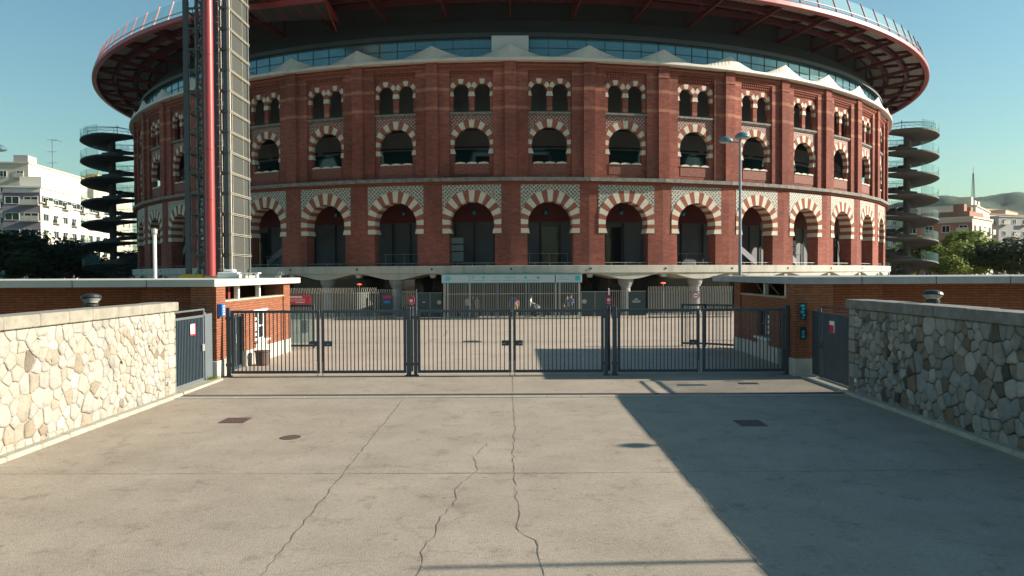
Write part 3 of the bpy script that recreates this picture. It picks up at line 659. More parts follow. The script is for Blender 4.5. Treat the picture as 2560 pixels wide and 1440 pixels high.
r_ = MB(); r_.ring([(51.25, 25.2), (51.3, 25.2), (51.3, 25.25), (51.25, 25.25)], 0, AF, 240, TR, closed=True); r_.build('rim_handrail', 'rim_red', arena)
DT = R(6.3)
for k in range(-16, 17):
    a = (k+.0)*DT
    t = MB(); t.bar(TR(a, 45.55, 23.85), TR(a, 51.0, 24.62), .16, .34); t.bar(TR(a, 45.6, 25.2), TR(a, 51.0, 24.85), .14, .26); t.bar(TR(a, 45.62, 23.8), TR(a, 45.62, 25.3), .14, .16)
    t.bar(TR(a, 47.2, 24.05), TR(a, 47.2, 25.1), .1, .1); t.bar(TR(a, 49.2, 24.3), TR(a, 49.2, 25.0), .1, .1)
    t.build('roof_truss', 'dark_red', arena)
for k in range(-16, 16):
    for r0, r1 in ((45.9, 46.9), (47.5, 48.9), (49.5, 50.8)):
        q = MB(); a0, a1 = (k+.12)*DT, (k+.88)*DT; n = 9
        for j in range(n):
            x0 = a0+(a1-a0)*j/n; x1 = x0+(a1-a0)/n*.8
            z = lambda r: 25.28-(r-45.5)*.08
            q.add([TR(x0, r0, z(r0)), TR(x1, r0, z(r0)), TR(x1, r1, z(r1)), TR(x0, r1, z(r1))], [(0, 3, 2, 1)])
        q.build('ceiling_panel', 'panel_grey', arena)
# rim posts and glass
prot = None
for k in list(range(-36, -6))+list(range(7, 37)):
    a = k*R(2.45); q = MB(); q.bar(TR(a, 51.35, 24.8), TR(a, 50.75, 26.6), .06, .12); q.build('rim_post', 'rim_red', arena)
r_ = MB(); r_.ring([(51.28, 25.05), (50.8, 26.45)], 0, AF, 240, TR); r_.build('rim_glass', 'clear_glass', arena, smooth=True)
# bridge from lift to roof
q = MB(); q.prism([(-14.0, 57.6), (-14.0, 61.6), (-20.4, 62.4), (-20.4, 59.4)][::-1], 0, .22, lambda u, v, z: (u, z, 23.95+v)); q.box(-20.6, -18.6, 52.8, 59.8, 24.6, 24.8); q.build('bridge_deck', 'dark', arena)
q = MB(); q.bar((-20.4, 59.4, 24.1), (-13.9, 57.55, 24.1), .16, .42); q.bar((-14, 57.5, 24.1), (-14.0, 61.8, 23.9), .16, .34); q.bar((-18.6, 52.8, 24.7), (-18.6, 59.8, 24.7), .14, .4); q.bar((-20.6, 52.8, 24.7), (-20.6, 59.8, 24.7), .14, .4)
for k in range(4): x = -14.9-k*1.6; q.bar((x, 57.9+k*.45, 23.98), (x, 61.8, 23.98), .1, .1)
q.bar((-14, 57.7, 24.0), (-14, 61.4, 22.9), .1, .12)
q.build('bridge_beam', 'red_steel', arena)

# ------------------------------------------------------------ glass lift tower
TOP = 27.6
lt = thing('lift_tower', 'tall glazed lift tower with a thick red mast in front of the round building', 'lift tower', (-19.9, 51, 0))
b = MB(); b.box(-21.6, -18.0, 49.4, 54.0, 0, 3.32); b.box(-19.9, -18.9, 49.3, 49.4, 0, 3.36, 0); b.build('base', 'concrete', lt)
b = MB(); b.tube((-19.46, 49.15, 3.3), (-19.46, 49.15, TOP), .30, 24); m_ = b.build('mast', 'mast_red', lt, smooth=False)
b = MB()
for z in (8.2, 11.4, 17.5, 23.0): b.tube((-19.46, 49.15, z), (-19.46, 49.15, z+.05), .315, 24)
b.build('mast_collar', 'red_steel', lt)
PZ = [3.35+1.34*k for k in range(19)]
b = MB()
for x, w_ in ((-21.25, .34), (-20.55, .10), (-20.15, .10), (-19.25, .16), (-18.62, .14)): b.box(x-w_/2, x+w_/2, 49.9, 50.1, 3.33, TOP)
for x in (-21.3, -18.5): b.box(x-.08, x+.08, 53.4, 53.6, 3.33, TOP)
b.box(-20.95, -20.85, 51, 51.1, 3.33, TOP)
b.build('corner_frame', 'dark_steel', lt)
b = MB()
for z in PZ: b.box(-21.4, -18.5, 49.86, 49.98, z-.05, z+.05); b.box(-21.38, -21.28, 49.98, 53.5, z-.05, z+.05)
b.build('cross_rail', 'dark_steel', lt)
rr = random.Random(5); b = MB(); c = MB()
for i, z in enumerate(PZ[:-1]):
    b.tube((-21.0, 50.4, z), (-20.2, 50.4, z+1.34), .04, 5); b.tube((-20.2, 50.45, z), (-21.0, 50.45, z+1.34), .035, 5); b.tube((-20.6, 50.3, z+.3), (-20.1, 50.6, z+1.0), .03, 5)
    b.tube((-20.9, 50.6, z+.9), (-20.3, 50.9, z+.95), .05, 5)
    c.box(-20.82, -20.48, 51.2, 51.5, z+.1, z+.95); c.box(-21.05, -20.97, 50.9, 51.2, z+.05, z+1.2)
b.build('bracing', 'dark_steel', lt); c.build('counterweight_guide', 'lift_frame', lt)
b = MB()
for i, z in enumerate(PZ[:-1]):
    b.box(-19.08, -19.03, 49.8, 49.86, z, z+1.34); b.box(-18.93, -18.89, 49.8, 49.86, z+.1, z+1.2)
    b.box(-19.2, -18.86, 49.78, 49.84, z+.36, z+.42); b.box(-19.15, -18.9, 49.78, 49.84, z+.72, z+.76)
b.build('service_ladder', 'lift_frame', lt)
b = MB(); b.box(-18.86, -18.66, 50.0, 50.1, 3.35, TOP); b.box(-21.3, -20.2, 53.3, 53.35, 3.35, TOP, 0); b.build('front_glazing', 'teal_glass', lt)
b = MB(); b.box(-18.56, -18.40, 49.95, 50.1, 3.33, TOP); b.box(-18.56, -18.42, 53.5, 53.65, 3.33, TOP); b.box(-18.5, -18.44, 50.42, 50.47, 3.33, TOP); b.box(-18.5, -18.45, 52.5, 52.53, 3.33, TOP)
for z in PZ:
    b.box(-18.56, -18.36, 49.93, 53.7, z-.055, z-.025); b.box(-18.56, -18.36, 49.93, 53.7, z+.05, z+.08)
b.build('side_frame', 'lift_frame', lt)
prot = None
for z in PZ[:-1]:
    b = MB(); b.box(-18.5, -18.47, 50.5, 53.5, z+.12, z+1.26); b.build('side_pane', 'lift_glass', lt)
b = MB(); b.box(-18.9, -18.8, 50.6, 53.3, 3.4, TOP); b.build('side_blind', 'lift_blind', lt)

# ------------------------------------------------------------ spiral stairs
def spiral(x0, y0, sg, label):
    st = thing('spiral_staircase', label, 'staircase', (x0, y0, 0), group='open spiral stair towers beside the round building')
    b = MB(); b.lathe([(.42, 0), (.42, 21.6)], 16, (x0+sg*.1, y0, 0)); b.build('core_column', 'slab_shaded' if sg < 0 else 'slab_tan', st)
    RO = 3.75; P = 2.72
    for lv in range(7):
        zt = 21.3-lv*P; n = 28; q = MB(); vs = []
        def pt(r, t, z): return (x0+sg*math.sin(t)*r, y0-math.cos(t)*r, z)
        rows = []
        for k in range(n+1):
            t = math.pi*(k/n*1.5-.42); z = zt-P*.5*max(0, min(1, t/math.pi))
            rows.append([pt(.4, t, z), pt(RO, t, z), pt(RO+.04, t, z-.20), pt(RO-.25, t, z-.34), pt(.4, t, z-.55)])
        vs = [p for r in rows for p in r]; f = []
        for k in range(n):
            for i in range(5):
                j = (i+1) % 5; fc = (k*5+i, (k+1)*5+i, (k+1)*5+j, k*5+j); f.append(fc)
        f += [(0, 1, 2, 3, 4), tuple(n*5+i for i in (4, 3, 2, 1, 0))]
        q.add(vs, f); sl_ = q.build('landing_slab', 'slab_shaded' if sg < 0 else 'slab_tan', st)
        q = MB(); m = 14
        for k in range(m):
            t = math.pi*(1+ (k+.5)/m); z = zt-P*(.5+.5*(k+.5)/m)
            a, c = t-.10, t+.10
            q.add([pt(.5, a, z), pt(RO-.3, a, z), pt(RO-.3, c, z), pt(.5, c, z), pt(.5, a, z-.06), pt(RO-.3, a, z-.06), pt(RO-.3, c, z-.06), pt(.5, c, z-.06)], [(0, 1, 2, 3), (7, 6, 5, 4), (0, 4, 5, 1), (1, 5, 6, 2), (2, 6, 7, 3), (3, 7, 4, 0)])
            if k < m-1:
                t2 = math.pi*(1+(k+1.5)/m); z2 = zt-P*(.5+.5*(k+1.5)/m)
                for r in (1.2, RO-.3): q.bar(pt(r, t, z-.05), pt(r, t2, z2-.05), .08, .45)
                q.tube(pt(RO-.3, t, z+1), pt(RO-.3, t2, z2+1), .03, 5); q.tube(pt(RO-.3, t, z+.5), pt(RO-.3, t2, z2+.5), .02, 4); q.tube(pt(RO-.3, t, z), pt(RO-.3, t, z+1), .02, 4)
        q.build('stair_flight', 'dark_steel', st)
        q = MB(); vs = []
        for k in range(n+1):
            t = math.pi*k/n; z = zt-P*.5*k/n; vs += [pt(RO-.02, t, z+.02), pt(RO-.02, t, z+1.05)]
        q.add(vs, [(2*k, 2*k+2, 2*k+3, 2*k+1) for k in range(n)]); gg = q.build('glass_balustrade', 'green_glass', st, smooth=True)
        q = MB()
        for k in range(0, n+1, 4):
            t = math.pi*k/n; z = zt-P*.5*k/n; q.tube(pt(RO-.02, t, z), pt(RO-.02, t, z+1.1), .02, 4)
        q.build('baluster', 'dark_steel', gg)
    q = MB(); q.tube((x0-sg*.6, y0, 21), (x0-sg*.6, y0, 22.9), .05, 6)
    for k in range(12):
        t = math.pi*(k-8)/6; t2 = math.pi*(k-7)/6
        q.tube((x0-sg*.6, y0, 22.7), (x0+sg*math.sin(t)*3.3, y0-math.cos(t)*3.3, 22.1), .02, 4)
        for dz in (22.1, 21.7): q.tube((x0+sg*math.sin(t)*3.3, y0-math.cos(t)*3.3, dz), (x0+sg*math.sin(t2)*3.3, y0-math.cos(t2)*3.3, dz), .025, 4)
        q.tube((x0+sg*math.sin(t)*3.3, y0-math.cos(t)*3.3, 21.3), (x0+sg*math.sin(t)*3.3, y0-math.cos(t)*3.3, 22.1), .025, 4)
    q.build('top_railing', 'dark_steel', st)
spiral(-52.0, 99.5, -1, 'dark open spiral stair tower at the left of the round brick building')
spiral(51.0, 98.5, 1, 'tan open spiral stair tower with glass sides at the right of the round brick building')

# ------------------------------------------------------------ quarry stone walls
def clip(poly, nx, ny, d):
    out = []
    for i in range(len(poly)):
        a = poly[i]; c = poly[(i+1) % len(poly)]; da = a[0]*nx+a[1]*ny-d; dc = c[0]*nx+c[1]*ny-d
        if da <= 0: out.append(a)
        if (da < 0) != (dc < 0) and da != dc:
            t = da/(da-dc); out.append((a[0]+(c[0]-a[0])*t, a[1]+(c[1]-a[1])*t))
    return out
def stones(L, H, seed, T, puff=1.0):
    rn = random.Random(seed); cells = []
    # dressed blocks at the gate end (s from 0)
    z = 0; 
    while z < H-.05:
        h = min(rn.uniform(.30, .44), H-z)
        if H-z-h < .15: h = H-z
        s0 = rn.choice((.30, .36, .42)); cells.append([(0.0, z), (s0, z), (s0, z+h), (0.0, z+h)])
        if s0 < .34: cells.append([(s0, z), (.62, z), (.62, z+h), (s0, z+h)])
        else: cells.append([(s0, z), (.62, z), (.62, z+h*.48), (s0, z+h*.48)]); cells.append([(s0, z+h*.48), (.62, z+h*.48), (.62, z+h), (s0, z+h)])
        z += h
    pts = []
    s = .62
    # random points by dart throwing with a size that grows away from the gate
    tries = 0
    while tries < 20000:
        tries += 1; x = rn.uniform(.68, L); y = rn.uniform(.05, H-.05); rad = (.165 if x < 3 else .225)*(.5+1.0*rn.random()**1.3)
        if all((x-p[0])**2+((y-p[1])*.85)**2 > (rad+p[2])**2*.42 for p in pts): pts.append((x, y, rad))
    for i, (x, y, r) in enumerate(pts):
        poly = [(.62, 0), (L, 0), (L, H), (.62, H)]
        for j, (a, c, r2) in enumerate(pts):
            dx, dy = a-x, c-y; D = math.hypot(dx, dy)
            if i == j or D > 1.6: continue
            poly = clip(poly, dx/D, dy/D, (x*dx+y*dy)/D+D*(r/(r+r2)*.5+.25))
            if len(poly) < 3: break
        if len(poly) >= 3: cells.append(poly)
    mb = MB(); tone = []
    for poly in cells:
        # drop tiny edges, cut the corners once for rounded stones
        cx = sum(p[0] for p in poly)/len(poly); cz = sum(p[1] for p in poly)/len(poly)
        ar = abs(sum(poly[i][0]*poly[(i+1) % len(poly)][1]-poly[(i+1) % len(poly)][0]*poly[i][1] for i in range(len(poly))))/2
        if ar < .006: continue
        ch = []
        for i in range(len(poly)):
            a = poly[i]; c = poly[(i+1) % len(poly)]
            k = rn.uniform(.05, .17); ch += [(a[0]+(c[0]-a[0])*k, a[1]+(c[1]-a[1])*k), (a[0]+(c[0]-a[0])*(1-k), a[1]+(c[1]-a[1])*(1-k))]
        c2 = []
        for i in range(len(ch)):
            a = ch[i]; c = ch[(i+1) % len(ch)]; c2.append(a)
            if math.hypot(a[0]-c[0], a[1]-c[1]) > .11: k = rn.uniform(.35, .65); c2.append((a[0]+(c[0]-a[0])*k, a[1]+(c[1]-a[1])*k))
        ch = [(p[0]+rn.uniform(-.011, .011), p[1]+rn.uniform(-.011, .011)) for p in c2]
        rs = math.sqrt(ar); h = rn.uniform(.022, .045)*puff; n = len(ch); tx, tz = rn.uniform(-.03, .03), rn.uniform(-.03, .03); vs = []
        for off, hh in ((.006, 0), (.009, h*.6), (.02, h*.92), (.07, h)):
            k = 1-2*off/rs if rs > .15 else .8
            k = max(k, .45)
            vs += [T(cx+(p[0]-cx)*k, hh+((p[0]-cx)*tx+(p[1]-cz)*tz)*(hh/h), cz+(p[1]-cz)*k) for p in ch]
        vs.append(T(cx, h*1.05, cz)); f = []
        for r in range(3):
            for i in range(n): j = (i+1) % n; f.append((r*n+i, r*n+j, (r+1)*n+j, (r+1)*n+i))
        f += [(3*n+i, 3*n+(i+1) % n, 4*n) for i in range(n)]
        mb.add(vs, f); t = min(1, max(0, rn.gauss(.67, .24) if puff < 1.5 else rn.gauss(.6, .3))); tone += [t]*len(f)
    return mb, tone
def stone_wall(sx, label, m_st, m_mo, m_co, seed):
    L, H = 18.0, 2.38; ys = 21.3
    wl = thing('stone_wall', label, 'wall', (sx*9.8, ys, 0))
    T = (lambda s, v, z: (sx*(9.5-v), ys-s, z))
    mb, tone = stones(L, H, seed, T, 1.2 if sx < 0 else 1.8)
    if sx > 0: mb.f = [f[::-1] for f in mb.f]
    o = mb.build('stone_facing', m_st, wl, smooth=True, tone=tone)
    b = MB(); a, c = sorted((sx*9.485, sx*10.0)); b.box(a, c, ys-L, ys-.01, 0, H-.002); b.box(*sorted((sx*9.42, sx*10.06)), ys-L, ys+.04, H, H+.225); b.build('mortar_core', m_mo, wl)
    mb, tone = stones(.0, .0, seed, T) if False else (None, None)
    # return face at the gate end: dressed blocks
    b = MB(); z = 0; rn = random.Random(seed+9)
    while z < H-.1:
        h = min(rn.uniform(.3, .42), H-z); a, c = sorted((sx*9.46, sx*9.98)); b.cbox(a, c, ys-.02, ys+.04, z+.008, z+h-.008, .012); z += h
    b.build('end_block', m_co, wl)
    y = ys+.08; rn = random.Random(seed+3)
    while y > ys-L:
        w_ = rn.uniform(.85, 1.25); a, c = sorted((sx*(9.38+rn.uniform(-.006, .006)), sx*10.1)); dz = rn.uniform(-.008, .008)
        b = MB(); b.cbox(a, c, y-w_+.001, y-.001, H, H+.25+dz, .018)
        b.build('coping_stone', m_co, wl); y -= w_
    b = MB(); b.lathe([(.04, 0), (.04, .02)], 10, (0, 0, 0))
    b = MB(); b.box(*sorted((sx*9.40, sx*9.44)), 20.75, 20.85, .38, .47); b.build('recessed_light', 'white', wl)
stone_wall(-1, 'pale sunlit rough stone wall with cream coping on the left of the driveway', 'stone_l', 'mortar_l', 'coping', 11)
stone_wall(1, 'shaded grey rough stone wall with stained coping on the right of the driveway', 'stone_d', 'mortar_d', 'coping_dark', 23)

# wall lamps
def wall_lamp(x, y, rot, label):
    o = thing('wall_lamp', label, 'lamp', (0, 0, 0), group='round head lamps behind the stone walls', anchor=False)
    b = MB(); b.lathe([(.075, 0), (.07, 2.72)], 12); b.build('post', 'concrete', o)
    b = MB(); b.lathe([(.07, 2.68), (.09, 2.72), (.16, 2.86), (.16, 2.92)], 16); b.build('lamp_base', 'black', o)
    T_ = lambda p: p
    b = MB(); b.lathe([(.13, -.1), (.15, -.06), (.21, 0)], 20); q = b.build('diffuser', 'lamp_glass', o); q.location = (0, 0, 3.02); q.rotation_euler = (R(-9), R(7)*(1 if x > 0 else -1), 0)
    b = MB(); b.lathe([(.21, 0), (.24, .02), (.225, .08), (.14, .13), (.03, .145)], 24); q = b.build('lamp_hood', 'black', o); q.location = (0, 0, 3.02); q.rotation_euler = (R(-9), R(7)*(1 if x > 0 else -1), 0)
    for z, q_ in ((2.78, .13), (2.84, .155), (2.9, .17)): b = MB(); b.lathe([(q_-.02, z), (q_, z+.005), (q_-.02, z+.02)], 16); b.build('louvre_ring', 'iron', o)
    o.location = (x, y, -.22); o.rotation_euler = (0, 0, 0)
    return o
wall_lamp(-10.3, 18.6, 0, 'dark round head lamp standing behind the pale sunlit stone wall')
wall_lamp(10.3, 18.6, 0, 'dark round head lamp standing behind the shaded stone wall')

# ------------------------------------------------------------ guardhouses
def guardhouse(sx, label):
    gh = thing('guardhouse', label, 'building', (sx*12, 26, 0))
    X = lambda a, c: sorted((sx*a, sx*c))
    ex = 9.6 if sx < 0 else 9.1
    b = MB(); b.cbox(*X(ex, 46), 24.55, 34.5, 3.0, 3.24, .012); rf = b.build('roof', 'roof_pale' if sx < 0 else 'roof', gh)
    for k in range(9):
        b = MB(); xx = ex+2.2+k*2.4; b.box(*X(xx, xx+.015), 24.535, 24.56, 3.0, 3.24); b.build('roof_joint', 'iron', rf)
    pf = 9.62 if sx < 0 else 9.2
    b = MB(); b.box(*X(pf, 10.45), 24.7, 25.5, .58, 2.998); b.build('corner_pillar', 'gh_brick', gh)
    b = MB(); b.cbox(*X(pf-.035, 10.48), 24.66, 25.54, 0, .58, .02); b.build('plinth', 'plinth', gh)
    # side wall with door and window openings, top at the clerestory
    def seg(y0, y1, z0, z1, m='gh_brick', x0=9.85, x1=10.1, nm='side_wall'): bb = MB(); bb.box(*X(x0, x1), y0, y1, z0, z1); return bb.build(nm, m, gh)
    seg(25.5, 26.6, .58, 2.46); seg(25.5, 26.6, 0, .58, 'plinth', 9.82, 10.1, 'plinth')
    seg(26.6, 27.9, 1.95, 2.46)
    seg(27.9, 29.1, .58, 2.46); seg(27.9, 29.1, 0, .58, 'plinth', 9.82, 10.1, 'plinth')
    seg(29.1, 30.4, 1.95, 2.46); seg(29.1, 30.4, 0, .85, 'plinth', 9.82, 10.1, 'plinth')
    seg(30.4, 32.6, .58, 2.46); seg(30.4, 32.6, 0, .58, 'plinth', 9.82, 10.1, 'plinth')
    seg(32.6, 33.5, .58, 3.0, x0=9.80, x1=10.6); seg(32.6, 33.5, 0, .58, 'plinth', 9.77, 10.6, 'plinth')
    seg(25.5, 32.6, 2.46, 2.52, 'kerb', 9.80, 10.15, 'clerestory_sill')
    # door
    b = MB(); b.box(*X(9.98, 10.02), 26.6, 27.9, 0, 1.95); dr = b.build('door', 'dark_glass', gh)
    b = MB(); 
    for y0, y1 in ((26.6, 26.7), (27.2, 27.28), (27.8, 27.9)): b.box(*X(9.92, 10.03), y0, y1, 0, 1.95)
    b.box(*X(9.92, 10.03), 26.7, 27.8, 1.87, 1.95); b.box(*X(9.92, 10.03), 26.7, 27.8, 0, .1); b.build('door_frame', 'gate', dr)
    b = MB(); b.tube((sx*9.88, 27.15, .95), (sx*9.88, 27.15, 1.25), .015, 6); b.build('handle', 'steel', dr)
    # window
    b = MB(); b.box(*X(9.99, 10.02), 29.1, 30.4, .85, 1.95); wd = b.build('window', 'dark_glass', gh)
    b = MB()
    for y0, y1 in ((29.1, 29.17), (29.72, 29.78), (30.33, 30.4)): b.box(*X(9.95, 10.03), y0, y1, .85, 1.95)
    for z in (.85, 1.35, 1.89): b.box(*X(9.95, 10.03), 29.17, 30.33, z, z+.06)
    b.build('frame', 'white' if sx < 0 else 'gate', wd)
    b = MB()
    rn = random.Random(4)
    for k in range(4): zz = 1.0+k*.2; b.box(*X(9.985, 9.99), 29.25+rn.random()*.1, 29.65, zz, zz+.12)
    b.build('notice', 'white', wd)
    b = MB(); b.cbox(*X(9.7, 10.05), 28.95, 30.5, .78, .86, .01); b.build('window_sill', 'white', gh)
    if sx < 0: b = MB(); b.box(*X(9.84, 9.86), 28.9, 30.6, 1.96, 2.04); b.build('window_sill', 'white', gh)
    # front wall running behind the stone wall, with a strip window
    b = MB(); b.box(*X(10.45, 12.4), 25.4, 25.7, 0, 2.998); b.box(*X(12.4, 46), 26.0, 26.3, 0, 2.25); b.box(*X(12.4, 17.5), 26.0, 26.3, 2.25, 2.998); b.box(*X(17.5, 46), 26.0, 26.3, 2.62, 2.998)
    b.box(*X(12.2, 12.4), 25.7, 26.2, 0, 2.998)
    b.build('front_wall', 'gh_brick', gh)
    b = MB(); b.box(*X(17.5, 46), 26.1, 26.15, 2.25, 2.62); sw = b.build('strip_window', 'teal_glass', gh)
    b = MB(); [b.box(*X(17.5+k*1.6, 17.56+k*1.6), 26.04, 26.1, 2.25, 2.62) for k in range(12)]; b.build('mullion', 'gate', sw)
    b = MB(); b.box(*X(10.6, 46), 33.3, 33.5, 0, 2.998); b.build('rear_wall', 'gh_brick', gh)
    b = MB(); b.box(*X(13.0, 13.15), 26.3, 33.3, 0, 2.998); b.build('partition', 'dark', gh)
    # clerestory posts and lamp
    for y in (27.6, 29.9): b = MB(); b.box(*X(9.95, 10.1), y, y+.16, 2.52, 2.998); b.build('clerestory_post', 'white', gh)
    if sx > 0:
        b = MB(); b.bar((10.0, 26.2, 2.52), (10.0, 27.1, 3.0), .05, .05); b.bar((10.0, 28.4, 2.55), (10.0, 29.6, 3.0), .05, .05); b.bar((10.0, 31.2, 2.99), (10.0, 30.2, 2.55), .05, .05); b.build('brace', 'rust', gh)
        for y0, y1 in ((26.6, 27.3), (28.2, 28.9), (31.0, 31.8)): b = MB(); b.box(12.9, 12.98, y0, y1, 2.55, 2.9); b.build('inner_window', 'pale_glass', gh)
    else:
        b = MB(); b.lathe([(.03, .2), (.09, .1), (.1, 0), (.06, -.06)], 10, (-10.2, 26.4, 2.7)); b.lathe([(.03, .2), (.09, .1), (.1, 0), (.06, -.06)], 10, (-10.6, 27.2, 2.66)); b.build('pendant_lamp', 'lamp_glass', gh)
        b = MB(); b.box(-10.35, -10.2, 27.3, 27.5, 2.52, 2.998); b.build('red_post', 'red_steel', gh)
    return gh
guardhouse(-1, 'low orange brick guardhouse with a flat slab roof at the left of the gates')
guardhouse(1, 'low brick guardhouse in shade under a flat slab roof at the right of the gates')
# signs on the pillars
b = MB(); b.cbox(-9.62, -9.44, 24.75, 25.0, 2.02, 2.44, .02); o = b.build('sign_box', 'blue_sign'); tag(o, 'small blue box sign fixed to the brick pillar left of the gates', 'sign')
b = MB(); 
for k in range(4): b.box(-9.445, -9.436, 24.80, 24.95, 2.08+k*.085, 2.12+k*.085)
b.build('lettering', 'white', o)
b = MB(); b.box(-9.66, -9.62, 24.75, 25.0, 2.02, 2.44); b.build('back_plate', 'black', o)
def cyan_sign(z0, z1, lab, pattern):
    b = MB(); b.cbox(9.32, 9.56, 24.62, 24.695, z0, z1, .02); o = b.build('sign_box', 'black'); tag(o, lab, 'sign')
    b = MB()
    for (x, z, w_, h_) in pattern: b.box(9.44-w_/2+x, 9.44+w_/2+x, 24.605, 24.625, z, z+h_)
    b.build('lettering', 'cyan_sign', o)
cyan_sign(1.85, 2.40, 'dark upright sign with blue-green letters, upper one on the right brick pillar', [(-.02, 2.27, .12, .07), (.0, 2.17, .09, .07), (-.03, 2.06, .10, .08), (.02, 1.96, .08, .08), (-.01, 1.88, .06, .05)])
cyan_sign(1.22, 1.62, 'smaller dark sign with a blue-green mark, lower one on the right brick pillar', [(.0, 1.26, .10, .08), (0, 1.37, .09, .03), (0, 1.42, .08, .08)])
# planter
b = MB(); b.lathe([(.21, 0), (.24, .04), (.27, .48), (.29, .5), (.29, .55), (.25, .55)], 18, (-9.35, 28.4, 0)); tag(b.build('planter', 'brown'), 'dark brown planter tub standing below the window of the left guardhouse', 'planter')

# ------------------------------------------------------------ gates
GY, GT = 25.2, 2.2
slat = MB(); slat.box(-.014, .014, -.014, .014, 0, 1); SL = slat.build('bar', 'gate'); SL.hide_render = False
bpy.data.objects.remove(SL, do_unlink=False) if False else None
def leaf(x0, x1, lock, label, y=GY):
    o = thing('gate_leaf', label, 'gate', ((x0+x1)/2, y, 0), group='tall barred steel gate leaves across the driveway')
    for nm, a in (('stile', (x0, x0+.09, .10, GT)), ('stile', (x1-.09, x1, .10, GT))): b = MB(); b.cbox(a[0], a[1], y-.035, y+.035, a[2], a[3], .008); b.build(nm, 'gate', o)
    for nm, z in (('top_rail', GT-.09), ('bottom_rail', .10)): b = MB(); b.cbox(x0+.09, x1-.09, y-.032, y+.032, z, z+.09, .006); b.build(nm, 'gate', o)
    n = 20; sp = (x1-x0-.18)/(n+1)
    for k in range(n): 
        c = inst(SL, o, (x0+.09+sp*(k+1)-(x0+x1)/2, 0, .19), (1, 1, GT-.28))
    if lock:
        lx = x1 if lock > 0 else x0; b = MB(); b.cbox(*( (lx-.32, lx-.09) if lock > 0 else (lx+.09, lx+.32)), y-.06, y+.05, 1.0, 1.17, .01); lk = b.build('lock_box', 'gate', o)
        b = MB(); xx = lx-.2*lock; b.tube((xx, y-.12, 1.08), (xx, y-.06, 1.08), .012, 6); b.tube((xx, y-.12, 1.08), (xx-.1*lock, y-.12, 1.08), .011, 6); b.build('handle', 'steel', lk)
        b = MB(); b.tube((lx-.05*lock, y-.07, .0), (lx-.05*lock, y-.07, .5), .014, 6); b.build('drop_bolt', 'steel', o)
    return o
leaf(-9.33, -6.40, 1, 'barred gate leaf next to the sunlit brick pillar, furthest left')
leaf(-6.33, -3.52, -1, 'barred gate leaf with a lock box at its left edge, second from the left')
leaf(-3.14, -.03, 1, 'barred gate leaf of the middle pair, left half, fully in sunlight')
leaf(.03, 3.04, -1, 'barred gate leaf of the middle pair, right half, half its bars before shadow')
leaf(3.50, 6.22, 1, 'barred gate leaf second from the right, with a lock box at its right edge')
leaf(6.32, 9.04, 0, 'barred gate leaf furthest right, in front of the shaded guardhouse wall')
SL_proto = SL
def post(x, label, w_=.14, h=2.3, y=GY):
    o = thing('gate_post', label, 'post', (x, y, 0), group='square steel gate posts')
    b = MB(); b.cbox(x-w_/2, x+w_/2, y-w_/2, y+w_/2, 0, h, .01); b.build('shaft', 'gate', o)
    b = MB(); b.cbox(x-w_/2-.05, x+w_/2+.05, y-w_/2-.05, y+w_/2+.05, 0, .035, .005); b.build('base_plate', 'gate', o)
    for z in (.35, 1.9): b = MB(); b.cbox(x-w_/2-.03, x+w_/2+.03, y-.05, y+.05, z, z+.09, .008); b.build('hinge', 'iron', o)
    return o
post(-9.42, 'steel gate post fixed against the left brick pillar', .12)
post(-3.43, 'steel gate post left of the pale gap between left and middle gates')
post(-3.21, 'steel gate post right of the pale gap between left and middle gates', .11)
post(3.12, 'steel gate post left of the gap between middle and right gates', .11)
post(3.40, 'steel gate post right of the gap between middle and right gates')
post(9.12, 'steel gate post fixed against the right brick pillar', .12, y=25.2)
# red round signals between the gate posts
def signal(x, label):
    o = thing('barrier_signal', label, 'sign', (x, 26.4, 0), group='red and white no entry signals')
    b = MB(); b.cbox(x-.06, x+.06, 26.36, 26.48, 0, 2.2, .01); b.build('stand', 'iron', o)
    b = MB(); b.cbox(x-.07, x+.07, 26.33, 26.5, 2.06, 2.28, .02); b.build('housing', 'black', o)
    b = MB(); pts = [(x+.11*math.sin(t), 2.46+.11*math.cos(t)+(.06 if math.cos(t) > 0 else -.06)) for t in [2*math.pi*k/20 for k in range(20)]]
    b.prism(pts[::-1], 0, .06, lambda u, v, z: (u, 26.4-v, z)); d_ = b.build('sign_plate', 'red_sign', o)
    b = MB(); pts = [(x+.06*math.sin(t), 2.46+.06*math.cos(t)) for t in [2*math.pi*k/16 for k in range(16)]]
    b.prism(pts[::-1], .061, .066, lambda u, v, z: (u, 26.4-v, z)); b.prism([(x-.06, 2.34), (x+.06, 2.34), (x+.06, 2.36), (x-.06, 2.36)], .061, .066, lambda u, v, z: (u, 26.4-v, z)); b.build('disc', 'white', d_)
signal(-3.50, 'red plate with a white disc on a thin stand, left of the middle gates')
signal(3.35, 'red plate with a white disc on a thin stand, right of the middle gates')
